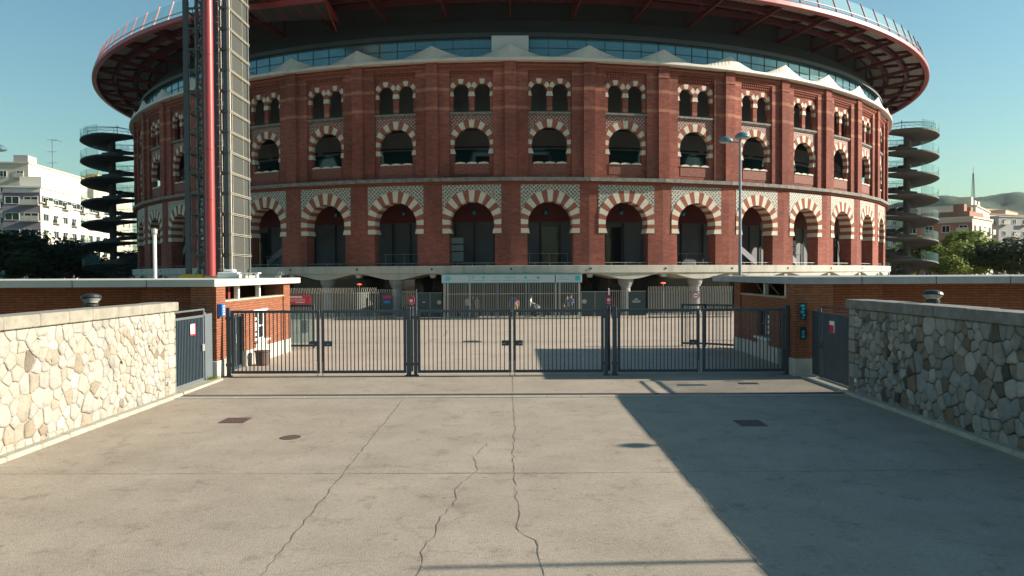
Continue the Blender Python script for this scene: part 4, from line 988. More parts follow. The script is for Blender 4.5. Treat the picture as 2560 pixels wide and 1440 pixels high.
# side gates
def side_gate(sx, label, m_bar, n=15):
    o = thing('side_gate', label, 'gate', (sx*9.75, 23, 0))
    x = sx*9.75; y0, y1 = 21.45, 24.35
    for y in (y0+.03, y1-.45): b = MB(); b.cbox(x-.03, x+.03, y-.03, y+.03, .05, 2.14, .006); b.build('stile', 'steel_dk' if False else m_bar, o)
    for z in (2.06, .08): b = MB(); b.cbox(x-.025, x+.025, y0+.06, y1-.48, z, z+.07, .006); b.build('rail', m_bar, o)
    b = MB(); b.tube((x, y0-.05, 2.3), (x, y1-.35, 2.3), .03, 8); b.tube((x, y1-.35, 2.3), (x, y1-.35, 2.1), .03, 8); b.build('upper_rail', m_bar, o)
    b = MB(); b.cbox(x-.04, x+.04, y1-.35, y1-.26, 0, 2.2, .008); b.cbox(x-.03, x+.03, y1-.26, y1+.25, .1, 2.15, .008); b.build('frame_post', m_bar, o)
    for k in range(22):
        y = y0+.1+k*(y1-y0-.6)/22; c = inst(SL, o, (0, y-23, .14), (1.5, 1.5, 1.93))
    b = MB(); b.box(*sorted((x-sx*.05, x-sx*.035)), 22.9, 23.25, 1.55, 1.9); nt_ = b.build('notice', 'white', o)
    b = MB(); b.box(*sorted((x-sx*.055, x-sx*.05)), 22.9, 23.25, 1.55, 1.60 if sx < 0 else 1.78); b.box(*sorted((x-sx*.055, x-sx*.05)), 23.2, 23.25, 1.6, 1.9); b.build('red_print', 'red_sign', nt_)
    b = MB(); b.cbox(*sorted((x-sx*.08, x-sx*.03)), y1-.62, y1-.47, 1.0, 1.22, .01); b.build('lock', 'iron' if sx > 0 else 'steel', o)
M['gate_mid'] = mat('mid grey gate paint', (.13, .15, .16), .5, (.11, .13, .14), 3)
side_gate(-1, 'grey side gate of close bars between the sunlit stone wall and brick pillar', 'gate_mid')
side_gate(1, 'dark side gate of close bars between the shaded stone wall and brick pillar', 'gate')
bpy.data.objects.remove(SL)
# grass tuft by the left side gate
b = MB(); rn = random.Random(2)
for k in range(160):
    x, y = -9.55+rn.gauss(0, .05), 24.2+rn.gauss(0, .18); h = rn.uniform(.04, .13); a = rn.uniform(0, 6.28); dx, dy = math.cos(a)*.012, math.sin(a)*.012
    b.add([(x-dx, y-dy, 0.06), (x+dx, y+dy, 0.06), (x+rn.uniform(-.05, .05), y+rn.uniform(-.05, .05), .06+h)], [(0, 1, 2)])
o = b.build('grass', 'leaf_green', tone=[rn.random() for _ in range(160)]); o['kind'] = 'stuff'; o['label'] = 'small tuft of green grass at the foot of the left brick pillar'; o['category'] = 'grass'
# ------------------------------------------------------------ entrance kiosk below the terrace
kx0, kx1, ky0, ky1 = -5.08, 5.05, 56.4, 58.6
ks = thing('entrance_kiosk', 'pale blue-grey entrance cage with header panels and vertical bars under the terrace', 'kiosk', (0, ky0, 0))
pn = []
for a, c in ((kx0-.12, -3.18), (-3.16, 3.18), (3.24, kx1+.12)):
    b = MB(); b.cbox(a, c, ky0-.16, ky0, 2.72, 3.28, .01); pn.append(b.build('header_panel', 'header', ks))
b = MB(); b.box(kx0-.14, kx1+.14, ky0-.2, ky0+.1, 3.28, 3.34); b.box(kx0-.14, kx1+.14, ky0-.17, ky0+.1, 2.68, 2.72); b.build('header_trim', 'cyan_sign', ks)
b = MB(); b.box(kx0-.1, kx1+.1, ky0+.1, ky1, 3.2, 3.26); b.build('roof', 'roof', ks)
for x in (kx0+.04, -4.78, -3.12, -1.05, 1.02, 1.32, 3.22, 3.55, kx1-.06): b = MB(); b.cbox(x-.05, x+.05, ky0-.06, ky0+.06, .1, 2.7, .01); b.build('post', 'steel' if abs(x) > 3 else 'gate_mid', ks)
b = MB(); b.box(kx0, kx1, ky0-.03, ky0+.03, 1.85, 1.9); b.box(kx0, kx1, ky0-.03, ky0+.03, .55, .6); b.build('rail', 'steel', ks)
b = MB(); b.cbox(kx0-.1, kx1+.1, ky0-.25, ky1+.2, -.02, .12, .02); b.build('step', 'kerb', ks)
b = MB(); b.box(-.012, .012, -.012, .012, 0, 1); SL = b.build('bar', 'fence_pale')
for k in range(76):
    x = kx0+.15+k*.131; c = inst(SL, ks, (x, 0, .15), (1, 1, 2.55))
for y in [ky0+.3*k for k in range(1, 7)]:
    for x in (kx0, kx1): c = inst(SL, ks, (x, y-ky0, .15), (1, 1, 2.55))
b = MB()
def blk(x, z, s, k):
    if k == 0: b.box(x-.13*s, x+.02*s, ky0-.166, ky0-.16, z-.13*s, z+.13*s); b.box(x, x+.15*s, ky0-.168, ky0-.161, z-.08*s, z+.07*s)
    if k == 1: b.lathe([(.01, 0), (.11*s, .0)], 12, (x, ky0-.17, z)) if False else b.cbox(x-.1*s, x+.1*s, ky0-.167, ky0-.16, z-.08*s, z+.08*s, .002)
b.box(-4.95, -4.62, ky0-.168, ky0-.161, 2.84, 2.9); b.box(-4.97, -4.52, ky0-.168, ky0-.161, 2.93, 3.0); b.box(-4.93, -4.5, ky0-.168, ky0-.161, 3.03, 3.1); b.box(-4.9, -4.66, ky0-.168, ky0-.161, 3.12, 3.17)
b.box(4.68, 5.02, ky0-.168, ky0-.161, 2.84, 3.18)
b.box(-2.98, -2.92, ky0-.168, ky0-.161, 2.95, 3.16); b.box(-2.92, -2.74, ky0-.168, ky0-.161, 3.10, 3.16)
for x in (-2.12, 1.0): b.box(x-.1, x+.1, ky0-.168, ky0-.161, 3.03, 3.16); b.box(x-.04, x+.1, ky0-.168, ky0-.161, 2.98, 3.03)
b.box(1.8, 2.08, ky0-.168, ky0-.161, 3.04, 3.09); b.box(1.86, 2.0, ky0-.168, ky0-.161, 3.0, 3.13)
b.build('logo', 'cyan_sign', pn[1])
text('LAS', .20, 'lettering', 'cyan_sign', pn[1], (-1.2, ky0-.163, 3.07), ext=.003)
text('ARENAS', .20, 'lettering', 'cyan_sign', pn[1], (-.1, ky0-.163, 3.07), ext=.003)
b = MB(); [b.box(x0, x1, ky0-.166, ky0-.161, z, z+.018) for x0, x1, z in ((-2.9, -2.0, 2.86), (-1.6, -.9, 2.86), (-.6, .5, 2.86), (.75, 2.0, 2.86), (3.4, 3.9, 3.1), (3.4, 4.2, 2.93))]; b.build('small_print', 'gate_mid', pn[1])

b = MB(); b.box(kx0+.1, kx1-.1, ky1+.0, ky1+.04, .12, 3.2); rd = b.build('dark_backing', 'dark_glass', ks)  # dark sheet added to give the kiosk its shaded depth, hiding the columns
b = MB(); [b.box(x-.04, x+.04, ky1-.03, ky1, .12, 3.2) for x in (-4.9, -3.6, -2.2, -1.05, 0, 1.1, 2.2, 3.4, 4.8)]; b.build('door_frame', 'gate_mid', rd)  # uprights dividing the added dark sheet
# ------------------------------------------------------------ fences in front of the columns
def pickets(x0, x1, y, n, H, lean, m, label, rails=(.25, 1.95), yw=None):
    o = thing('picket_fence', label, 'fence', ((x0+x1)/2, y, 0)); cx = (x0+x1)/2
    b = MB(); b.bar((-.0, 0, 0), (0, 0, H-.38), .035, .02, up=(0, 1, 0)); b.bar((0, 0, H-.38), (0, -lean, H), .035, .02, up=(0, 1, 0)); pr = b.build('picket', m)
    rn = random.Random(n)
    for k in range(n):
        x = x0+(x1-x0)*k/(n-1); yy = yw(k/(n-1)) if yw else 0
        inst(pr, o, (x-cx, yy, .05), (1, 1, 1+rn.uniform(-.004, .004)), rn.uniform(-.12, .12)+(yy*1.2 if yw else 0))
    bpy.data.objects.remove(pr)
    b = MB()
    for z in rails:
        for k in range(12):
            t0, t1 = k/12, (k+1)/12; b.bar((x0+(x1-x0)*t0, y+(yw(t0) if yw else 0)+.03, z), (x0+(x1-x0)*t1, y+(yw(t1) if yw else 0)+.03, z), .04, .05)
    b.build('rail', 'dark_steel', o)
    b = MB(); b.cbox(x0, x1, y-.1, y+.12, 0, .08, .01); b.build('kerb_base', 'kerb', o)
    return o
pickets(-17.3, -10.6, 57.2, 56, 2.3, .18, 'fence_pale', 'pale picket fence with outward leaning tips under the terrace on the left', yw=lambda t: 0 if t < .8 else (t-.8)*6)
pickets(-10.5, -9.0, 58.4, 12, 2.15, .2, 'fence_pale', 'short run of picket fence with bent tips beside the poster panel')
pickets(10.3, 16.6, 57.4, 52, 2.3, .15, 'fence_pale', 'pale picket fence with outward leaning tips under the terrace on the right')
def screen(x0, x1, y, h, n, label, logos=()):
    o = thing('screen_fence', label, 'fence', ((x0+x1)/2, y, 0), group='dark screened fence runs under the terrace')
    for k in range(n):
        a = x0+(x1-x0)*k/n; c = x0+(x1-x0)*(k+1)/n
        b = MB(); b.box(a+.03, c-.03, y, y+.03, .12, h-.04); b.build('screen_panel', 'mesh_panel', o)
        b = MB(); b.tube((a+.02, y-.02, 0), (a+.02, y-.02, h), .025, 6); b.tube((a, y-.02, h), (c, y-.02, h), .02, 6); b.build('frame', 'steel', o)
    for x, z, rx, rz in logos:
        b = MB(); pts = [(x+rx*math.cos(t), z+rz*math.sin(t)) for t in [2*math.pi*k/18 for k in range(18)]]; b.prism(pts, 0, .01, lambda u, v, zz: (u, y-v-.002, zz)); b.build('emblem', 'steel', o)
    return o
screen(-7.15, -5.25, 57.3, 1.95, 2, 'dark screened fence with two pale emblems left of the entrance kiosk', ((-6.65, 1.25, .13, .05), (-5.5, 1.22, .17, .16)))
screen(5.2, 7.25, 57.3, 1.98, 2, 'dark screened fence with one round emblem right of the entrance kiosk', ((5.45, 1.25, .19, .17),))
screen(8.85, 10.25, 58.1, 1.98, 1, 'dark screened fence with a pale hat shaped emblem beside the right column', ((9.5, 1.2, .35, .1), (9.5, 1.32, .17, .12)))
def thin(x0, x1, y, h, n, label):
    o = thing('thin_fence', label, 'fence', ((x0+x1)/2, y, 0), group='thin barred fence runs between kiosk fences and columns')
    for k in range(n): x = x0+(x1-x0)*k/(n-1); c = inst(SL, o, (x-(x0+x1)/2, 0, 0), (.8, .8, h))
    b = MB(); b.box(x0, x1, y-.01, y+.01, h-.1, h-.07); b.box(x0, x1, y-.01, y+.01, .2, .23); b.build('rail', 'steel', o)
thin(-8.3, -7.2, 57.5, 2.1, 9, 'thin barred fence just left of the dark screened fence and the kiosk')
thin(7.3, 8.8, 57.5, 2.1, 11, 'thin barred fence just right of the dark screened fence and the kiosk')
bpy.data.objects.remove(SL)
def flag(x, y, lab):
    b = MB(); b.lathe([(.05, 0), (.045, 2.2), (.02, 2.25)], 10, (x, y, 0)); tag(b.build('steel_post', 'steel'), lab, 'post')
flag(-7.18, 57.15, 'slim pale steel post at the left end of the screened fence')
flag(7.27, 57.15, 'slim pale steel post at the right end of the screened fence')
# poster, banner, round sign
ps = thing('poster_board', 'dark board with a red strip and a blue block by the left column', 'poster', (-9.6, 58.0, 0))
b = MB(); b.cbox(-10.05, -9.1, 58.0, 58.05, .3, 2.0, .01); b.build('board', 'mesh_panel', ps)
b = MB(); b.box(-9.85, -9.22, 57.985, 58.0, 1.52, 1.72); b.build('red_strip', 'red_sign', ps)
b = MB(); b.box(-9.8, -9.3, 57.985, 58.0, 1.15, 1.36); b.build('blue_block', 'blue_sign', ps)
bn = thing('banner', 'dark red banner with white lettering hung on the left picket fence', 'banner', (-16, 56.9, 0))
b = MB(); b.cbox(-17.0, -15.1, 56.86, 56.9, 1.15, 1.83, .006); b.build('cloth', 'red_sign', bn)
b = MB(); rn = random.Random(8); x = -16.9
while x < -15.75: w_ = rn.uniform(.05, .09); b.box(x, x+w_, 56.85, 56.86, 1.62, 1.75); x += w_+.025
for z, a, c in ((1.50, -16.9, -15.5), (1.38, -16.88, -15.5), (1.25, -16.2, -15.5)):
    x = a
    while x < c: w_ = rn.uniform(.04, .16); b.box(x, min(c, x+w_), 56.85, 56.86, z, z+.035+(.02 if z < 1.3 else 0)); x += w_+.03
b.build('lettering', 'white', bn)
rs = thing('round_sign', 'pale red round sign on the picket fence in front of the right column', 'sign', (13.9, 57.1, 0))
b = MB(); pts = [(13.83+.27*math.cos(t), 1.66+.27*math.sin(t)) for t in [2*math.pi*k/24 for k in range(24)]]; b.prism(pts, 0, .03, lambda u, v, z: (u, 57.15-v, z)); b.build('plate', 'white', rs)
b = MB()
for k in range(24):
    t0, t1 = 2*math.pi*k/24, 2*math.pi*(k+1)/24; b.add([(13.83+r*math.cos(t), 57.115, 1.66+r*math.sin(t)) for r, t in ((.2, t0), (.27, t0), (.27, t1), (.2, t1))], [(0, 1, 2, 3)])
b.box(13.72, 13.94, 57.11, 57.118, 1.62, 1.70); b.build('red_ring', 'red_sign', rs)
# red heat lamps / lanterns under the terrace
M['glow_red'] = mat('red lamp glow', (.6, .05, .02), .5); M['glow_red'].node_tree.nodes['Principled BSDF'].inputs['Emission Color'].default_value = (1, .12, .04, 1); M['glow_red'].node_tree.nodes['Principled BSDF'].inputs['Emission Strength'].default_value = 1.0
for x, lab in ((-12.0, 'small glowing red lamp under the terrace on the left'), (11.9, 'small glowing red lamp under the terrace on the right')):
    o = thing('red_lamp', lab, 'lamp', (x, 59.8, 0)); b = MB(); b.lathe([(.03, .1), (.18, .05), (.2, 0), (.03, -.03)], 12, (x, 59.8, 2.55)); b.build('shade', 'glow_red', o); b = MB(); b.tube((x, 59.8, 0), (x, 59.8, 2.5), .025, 6); b.build('stem', 'steel', o)
# railing pens beyond the guardhouses
def pen(pts, h, label, n, glass=False):
    o = thing('railing_pen', label, 'railing', (pts[0][0], pts[0][1], 0))
    for (x0, y0), (x1, y1) in zip(pts, pts[1:]):
        for z in (h-.05, .12): b = MB(); b.bar((x0, y0, z), (x1, y1, z), .05, .09); b.build('rail', 'gate', o)
        if glass: b = MB(); b.bar((x0, y0, h/2), (x1, y1, h/2), .02, h-.5); b.build('glass_panel', 'clear_glass', o)
        b = MB()
        for k in range(n+1): t = k/n; x, y = x0+(x1-x0)*t, y0+(y1-y0)*t; w_ = .08 if k in (0, n) else .018; bb = MB(); bb.box(x-w_/2, x+w_/2, y-w_/2, y+w_/2, 0, h); bb.build('post' if k in (0, n) else 'bar', 'gate', o)
    return o
pen([(7.9, 35.3), (8.9, 35.0), (10.2, 34.0)], 1.95, 'dark open railing pen beside the far corner of the shaded guardhouse', 8)
pen([(-10.2, 34.8), (-9.1, 34.8)], 2.0, 'dark framed glass screen beside the far corner of the sunlit guardhouse', 2, True)
b = MB(); b.cbox(-12.1, -11.8, 43.6, 43.9, .02, .75, .03); b.lathe([(.05, .75), (.05, .95), (.07, 1.0)], 8, (-11.95, 43.75, 0)); tag(b.build('litter_bin', 'black'), 'small dark litter bin on the plaza beyond the left guardhouse', 'bin')
b = MB(); b.lathe([(.5, 0), (.5, .006), (.1, .012)], 20, (-2.0, 37.9, 0)); tag(b.build('manhole_cover', 'iron'), 'flat dark round disc seen through the left half of the middle gates', 'manhole cover')  # flat dark disc lying on the plaza paving

# ------------------------------------------------------------ people near the kiosk
def person(x, y, face, shirt, pants, label, pose='stand', bag=None, s=1.0, hair='hair'):
    root = thing('person', label, 'person', (x, y, .02)); root['anchor'] = (x, y, .02)
    me = bpy.data.meshes.new('body'); sw = .12 if pose == 'walk' else .03
    J = {'pel': (0, 0, .93), 'sp': (0, 0, 1.12), 'ch': (0, .01, 1.34), 'nk': (0, 0, 1.47), 'hd': (0, -.02, 1.58), 'ht': (0, -.01, 1.71),
         'hl': (-.10, 0, .90), 'kl': (-.11, -.03-sw*.6, .49), 'al': (-.12, -sw*1.6, .09), 'tl': (-.13, -sw*1.6-.14, .04),
         'hr': (.10, 0, .90), 'kr': (.11, .0+sw*.3, .49), 'ar': (.12, sw*1.8, .09), 'tr': (.13, sw*1.8-.14, .04),
         'sl': (-.17, 0, 1.39), 'el': (-.24, .02, 1.12), 'wl': (-.25, -.08, .88), 'fl': (-.25, -.11, .79),
         'sr': (.17, 0, 1.39), 'er': (.24, .03, 1.12), 'wr': (.25, -.06, .88), 'fr': (.25, -.09, .79)}
    if pose == 'push':
        J.update(el=(-.22, -.12, 1.15), wl=(-.16, -.36, 1.08), fl=(-.14, -.44, 1.07), er=(.22, -.12, 1.15), wr=(.16, -.36, 1.08), fr=(.14, -.44, 1.07), nk=(0, -.08, 1.46), ch=(0, -.05, 1.33), hd=(0, -.13, 1.56), ht=(0, -.13, 1.69), sl=(-.17, -.05, 1.38), sr=(.17, -.05, 1.38))
    if pose == 'phone': J.update(er=(.25, -.04, 1.12), wr=(.15, -.26, 1.22), fr=(.1, -.30, 1.27))
    Rr = {'pel': .135, 'sp': .115, 'ch': .145, 'nk': .052, 'hd': .085, 'ht': .07, 'hl': .085, 'kl': .058, 'al': .04, 'tl': .038, 'hr': .085, 'kr': .058, 'ar': .04, 'tr': .038,
          'sl': .06, 'el': .042, 'wl': .028, 'fl': .03, 'sr': .06, 'er': .042, 'wr': .028, 'fr': .03}
    E_ = 'pel-sp sp-ch ch-nk nk-hd hd-ht pel-hl hl-kl kl-al al-tl pel-hr hr-kr kr-ar ar-tr ch-sl sl-el el-wl wl-fl ch-sr sr-er er-wr wr-fr'.split()
    ks_ = list(J); me.from_pydata([tuple(c*s for c in J[k]) for k in ks_], [tuple(ks_.index(q) for q in e.split('-')) for e in E_], [])
    ob = bpy.data.objects.new('body', me); COL.objects.link(ob)
    md = ob.modifiers.new('s', 'SKIN'); md.use_smooth_shade = True
    for i, k in enumerate(ks_): me.skin_vertices[0].data[i].radius = (Rr[k]*s*(1.0 if k not in ('ch', 'sp', 'pel') else 1.05), Rr[k]*s*(1.0 if k not in ('ch', 'sp', 'pel') else .75)); me.skin_vertices[0].data[i].use_root = (k == 'pel')
    m2 = ob.modifiers.new('u', 'SUBSURF'); m2.levels = 2; m2.render_levels = 2
    dg = bpy.context.evaluated_depsgraph_get(); nm = bpy.data.meshes.new_from_object(ob.evaluated_get(dg)); bpy.data.objects.remove(ob)
    nm.materials.clear()
    for q in ('skin', shirt, pants, 'black'): nm.materials.append(M[q])
    for p in nm.polygons:
        c = p.center/s; ax = abs(c.x)
        if c.z < .10: k = 3
        elif c.z < .96 and ax < .215: k = 2 if (pants != 'skin' ) else 0
        elif c.z < 1.455 and (c.z > 1.18 or ax < .19) and (c.y > -.2 if pose == 'push' else True): k = 1
        elif c.z > .96 and ax < .19 and c.z < 1.455: k = 1
        else: k = 0
        if pants.startswith('shorts') and c.z < .5: k = 0
        p.material_index = k
    bo = bpy.data.objects.new('body', nm); COL.objects.link(bo); bo.parent = root
    h = MB(); hx, hy, hz = J['ht']; h.lathe([(.02, .06), (.07, .045), (.098, -.02), (.095, -.10), (.05, -.13)], 12, (hx, hy+.03, hz-.01)); ho = h.build('hair', hair, smooth=True); ho.parent = root; ho.scale = (s, s, s)
    # nose and ears
    h = MB(); h.lathe([(.003, .02), (.014, -.01), (.004, -.02)], 6, (hx, hy-.085, hz-.11)); h.lathe([(.01, .02), (.014, 0), (.008, -.03)], 5, (hx-.085, hy, hz-.11)); h.lathe([(.01, .02), (.014, 0), (.008, -.03)], 5, (hx+.085, hy, hz-.11)); ho = h.build('face_feature', 'skin'); ho.parent = root; ho.scale = (s, s, s)
    root.rotation_euler.z = face
    return root
M['sh_white'] = mat('white shirt', (.6, .6, .58), .8); M['sh_blue'] = mat('blue shirt', (.02, .10, .30), .8); M['sh_dark'] = mat('dark clothes', (.03, .035, .045), .85)
M['sh_pat'] = mat('patterned shirt', (.5, .46, .42), .8, (.08, .06, .06), 14); M['shorts'] = mat('tan shorts', (.30, .17, .08), .85); M['sh_pink'] = mat('pale pink trousers', (.45, .2, .2), .8); M['jeans'] = mat('jeans', (.05, .09, .16), .8)
person(-3.38, 58.0, R(160), 'sh_white', 'jeans', 'person in a white top and jeans behind the second post of the kiosk', 'stand', s=.97)
person(-2.95, 57.6, R(20), 'sh_dark', 'sh_dark', 'person in dark clothes walking, left of the person in the patterned shirt', 'walk', s=.99)
person(-2.65, 57.4, R(60), 'sh_pat', 'sh_pink', 'person in a pale patterned shirt on the left behind the kiosk bars', 'walk')
person(.02, 57.3, R(200), 'sh_blue', 'jeans', 'person in a blue shirt behind the middle bars of the kiosk', 'walk')
person(.28, 57.8, R(190), 'sh_pink', 'shorts', 'person in tan shorts and pink top just behind the one in blue', 'walk', s=.97)
person(1.33, 57.3, R(75), 'sh_white', 'sh_pink', 'person in a white shirt leaning over the handle of a pushchair', 'push')
person(4.45, 57.5, R(-30), 'sh_blue', 'sh_dark', 'person in blue standing at the right end of the kiosk', 'phone')
person(4.2, 58.1, R(10), 'sh_dark', 'sh_dark', 'person in dark clothes half behind the one in blue at the kiosk end', 'stand', s=.95)
pc = thing('pushchair', 'grey pushchair in front of the person in the white shirt', 'pushchair', (2.0, 57.3, .0))
b = MB()
for y in (57.08, 57.5):
    b.tube((1.62, y, 1.05), (1.95, y, .5), .015, 6); b.tube((1.95, y, .5), (2.35, y, .2), .014, 6); b.tube((1.95, y, .5), (1.72, y, .2), .014, 6); b.tube((1.72, y, .5), (2.3, y, .55), .014, 6)
b.tube((1.62, 57.08, 1.05), (1.62, 57.5, 1.05), .018, 6); b.build('frame', 'steel', pc)
b = MB(); b.cbox(1.78, 2.2, 57.12, 57.46, .45, .55, .02); b.bar((1.8, 57.29, .5), (1.7, 57.29, .95), .34, .05, up=(1, 0, 0)); b.build('seat', 'mesh_panel', pc)
b = MB(); b.lathe([(.05, .5), (.24, .38), (.27, .2), (.25, .18)], 12, (1.85, 57.29, .55), sx=1, sy=.8); b.build('hood', 'gate_mid', pc)
for x, y in ((1.72, 57.08), (1.72, 57.5), (2.35, 57.1), (2.35, 57.48)): b = MB(); b.tube((x, y-.015, .16), (x, y+.015, .16), .13, 14); b.build('wheel', 'black', pc)

# ------------------------------------------------------------ street lamps
def street_lamp(x, y, h, label, second=(-.75, .5), rot=0):
    o = thing('street_lamp', label, 'street lamp', (x, y, 0), group='tall grey double headed street lamps')
    b = MB(); b.lathe([(.14, 0), (.14, .6), (.10, .7), (.055, h-.1), (.05, h)], 12, (x, y, 0)); b.build('pole', 'steel' if False else 'lamp_pole', o)
    for dx, dy, z in ((0.1, 0, h), (second[0], second[1], h-.1)):
        b = MB(); b.lathe([(.10, -.06), (.30, -.02), (.33, .03), (.30, .12), (.20, .22), (.07, .28), (.02, .29)], 18, (x+dx, y+dy, z), sx=1.15); hd = b.build('lamp_head', 'lamp_hood', o)
        b = MB(); b.lathe([(.02, -.09), (.2, -.06), (.26, -.03)], 16, (x+dx, y+dy, z), sx=1.15); b.build('diffuser', 'lamp_glass', hd)
    b = MB(); b.tube((x, y, h-.25), (x+second[0], y+second[1], h-.1), .035, 6); b.build('arm', 'lamp_pole', o)
M['lamp_pole'] = mat('grey pole paint', (.22, .25, .28), .5, (.18, .2, .23), 1)
M['lamp_hood'] = mat('lamp hood', (.12, .22, .24), .25, metal=.3)
street_lamp(11.4, 38.0, 10.1, 'tall double headed street lamp rising behind the shaded guardhouse roof', (-.55, .6))
street_lamp(-26.3, 38.0, 9.75, 'tall street lamp at the left edge of the picture with only its head showing', (.75, .0))
o = thing('lamp_post', 'small lamp post beyond the right stone wall whose shadow shows on the driveway', 'lamp', (14.9, 15.45, 0))
b = MB(); b.lathe([(.06, 0), (.04, 4.9)], 10, (14.9, 15.45, 0)); b.build('pole', 'lamp_pole', o); b = MB(); b.lathe([(.08, -.1), (.2, -.04), (.22, .02), (.14, .10), (.03, .14)], 16, (14.9, 15.45, 4.98)); b.build('lamp_head', 'lamp_hood', o)
b = MB(); b.lathe([(.06, 0), (.05, 7.0)], 10, (16.4, 9.5, 0)); tag(b.build('flag_pole', 'lamp_pole'), 'plain tall pole beyond the right stone wall whose thin shadow crosses the foreground', 'pole')
o = thing('light_post', 'slim white post with a small cap behind the left guardhouse roof', 'post', (-16.9, 36, 0))
b = MB(); b.lathe([(.085, 0), (.08, 5.35)], 12, (-16.9, 36, 0)); b.build('shaft', 'white', o); b = MB(); b.lathe([(.10, 5.3), (.13, 5.38), (.13, 5.55), (.05, 5.6)], 12, (-16.9, 36, 0)); b.build('cap', 'steel', o)
# roof-top bits on the left guardhouse
b = MB(); b.cbox(-12.8, -11.9, 33.0, 33.6, 3.24, 3.50, .03); b.cbox(-12.6, -12.1, 33.1, 33.5, 3.50, 3.62, .05); tag(b.build('roof_vent', 'white'), 'small white vent box on the left guardhouse roof by the lift tower', 'vent')
o = thing('rooftop_bracket', 'low white bracket frame on the left guardhouse roof', 'bracket', (-11, 33, 3.24)); 
b = MB(); b.box(-11.75, -10.95, 32.8, 33.2, 3.42, 3.48); b.build('plate', 'white', o); b = MB(); b.box(-11.68, -11.6, 32.85, 33.1, 3.24, 3.42); b.build('leg', 'white', o); b = MB(); b.box(-11.1, -11.02, 32.85, 33.1, 3.24, 3.42); b.build('leg', 'white', o)
b = MB(); b.tube((-10.5, 33, 3.26), (-9.9, 33, 3.42), .03, 6); b.tube((-10.3, 33.1, 3.24), (-10.1, 33, 3.5), .02, 6); b.tube((-10.05, 33, 3.24), (-10.0, 33, 3.52), .02, 6); b.box(-10.25, -10.05, 32.9, 33.1, 3.24, 3.34); tag(b.build('floodlight', 'steel'), 'small tilted floodlight at the edge of the left guardhouse roof', 'floodlight')
b = MB(); b.lathe([(.06, 0), (.06, .12)], 8, (-11.6, 33.5, 3.49)); b.tube((-11.6, 33.5, 3.24), (-11.6, 33.5, 3.5), .02, 5); tag(b.build('roof_camera', 'black'), 'small dark camera on a stalk beside the white roof vent', 'camera')
b = MB(); b.cbox(-20.6, -19.2, 48.5, 48.9, 3.28, 3.42, .02) if False else b.cbox(-21.4, -20.0, 49.1, 49.4, 3.0, 3.42, .02)
M['yellow'] = mat('yellow paint', (.42, .36, .03), .7, (.3, .26, .03), 3); tag(b.build('yellow_barrier', 'yellow'), 'low yellow barrier at the foot of the lift tower', 'barrier')

# ------------------------------------------------------------ background buildings
M['bw'] = mat('white render', (.66, .62, .53), .85, (.58, .54, .46), .3); M['bc'] = mat('cream render', (.60, .53, .42), .85, (.52, .45, .36), .3)
M['bb'] = mat('beige render', (.55, .44, .30), .85, (.48, .38, .27), .4); M['bp'] = mat('mauve render and wall shade', (.26, .22, .24), .85, (.22, .19, .21), .5); M['bo'] = mat('ochre render', (.52, .33, .06), .85)  # mauve grey also carries the shade of the white building's end wall
M['br'] = mat('far brick', (.34, .17, .11), .9, (.28, .13, .085), .6); M['bg'] = mat('grey render', (.36, .34, .33), .85, (.3, .29, .28), .4); M['btile'] = mat('roof tile', (.40, .2, .12), .9)
M['shutter'] = mat('shutter', (.35, .36, .33), .7)
def block(name, label, x, y, rot, wx, wy, h, wall, floors, nx, ny, z0=2.5, fh=3.1, ww=1.5, wh=1.4, style='win', front=None, strip=False, roofm='btile', extras=()):
    # corner nearest the camera at (x,y); local +X runs along the right hand face, +Y along the left hand face
    o = bpy.data.objects.new(name, None); COL.objects.link(o); o['label'] = label; o['category'] = 'building'
    o.location = (x, y, 0); o.rotation_euler.z = rot
    def P(mb, nm, m):
        q = mb.build(nm, m); q.parent = o; return q
    b = MB(); b.box(0, wx, 0, wy, 0, h); wl = P(b, 'wall', wall)
    if front: b = MB(); b.box(-.06, -.0, 0, wy, 0, h-1.1); b.box(-.3, 0, 0, wy, h-1.1, h-.8); P(b, 'side_wall', front)
    b = MB(); b.box(-.25, wx+.25, -.25, wy+.25, h+.01, h+.35); rf = P(b, 'roof', roofm); 
    for (ex, ey, ew, ed, eh, em) in extras: b = MB(); b.box(ex, ex+ew, ey, ey+ed, h+.36, h+.36+eh); q = b.build('chimney', em); q.parent = rf
    fr = MB(); fr.box(-ww/2, ww/2, -.10, .02, 0, .08); fr.box(-ww/2, -ww/2+.08, -.05, .03, 0, wh); fr.box(ww/2-.08, ww/2, -.05, .03, 0, wh); fr.box(-ww/2, ww/2, -.05, .03, wh-.08, wh); fr.box(-.03, .03, -.04, .03, 0, wh)
    fr.box(-ww/2+.08, ww/2-.08, -.015, .01, .08, wh-.08, 1); pw = fr.build('window', ['white', 'dark_glass'])
    bal = MB(); bal.box(-ww/2-.3, ww/2+.3, -.9, 0, -.15, 0); bal.box(-ww/2-.3, ww/2+.3, -.92, -.87, 0, .95); pb = bal.build('balcony', 'concrete')
    for f in range(floors):
        z = z0+f*fh
        if z+wh > h: break
        for k in range(nx):
            u = wx*(k+.5)/nx; c = inst(pw, o, (u, -.005, z)); 
            if style == 'bal' and k % 2 == f % 2: inst(pb, o, (u, 0, z-.1))
        for k in range(ny):
            u = wy*(k+.5)/ny; c = inst(pw, o, (-.07, u, z), rotz=R(-90))
            if style == 'bal' and k == 0: inst(pb, o, (-.05, u, z-.1), rotz=R(-90))
    if strip: b = MB(); b.box(.5, wx-.5, -.02, .02, h-2.6, h-1.5); q = P(b, 'window_strip', 'dark_glass'); b = MB(); b.box(0, wx, -.5, 0, h-3.0, h-2.8); P(b, 'ledge', wall)
    bpy.data.objects.remove(pw); bpy.data.objects.remove(pb)
    return o
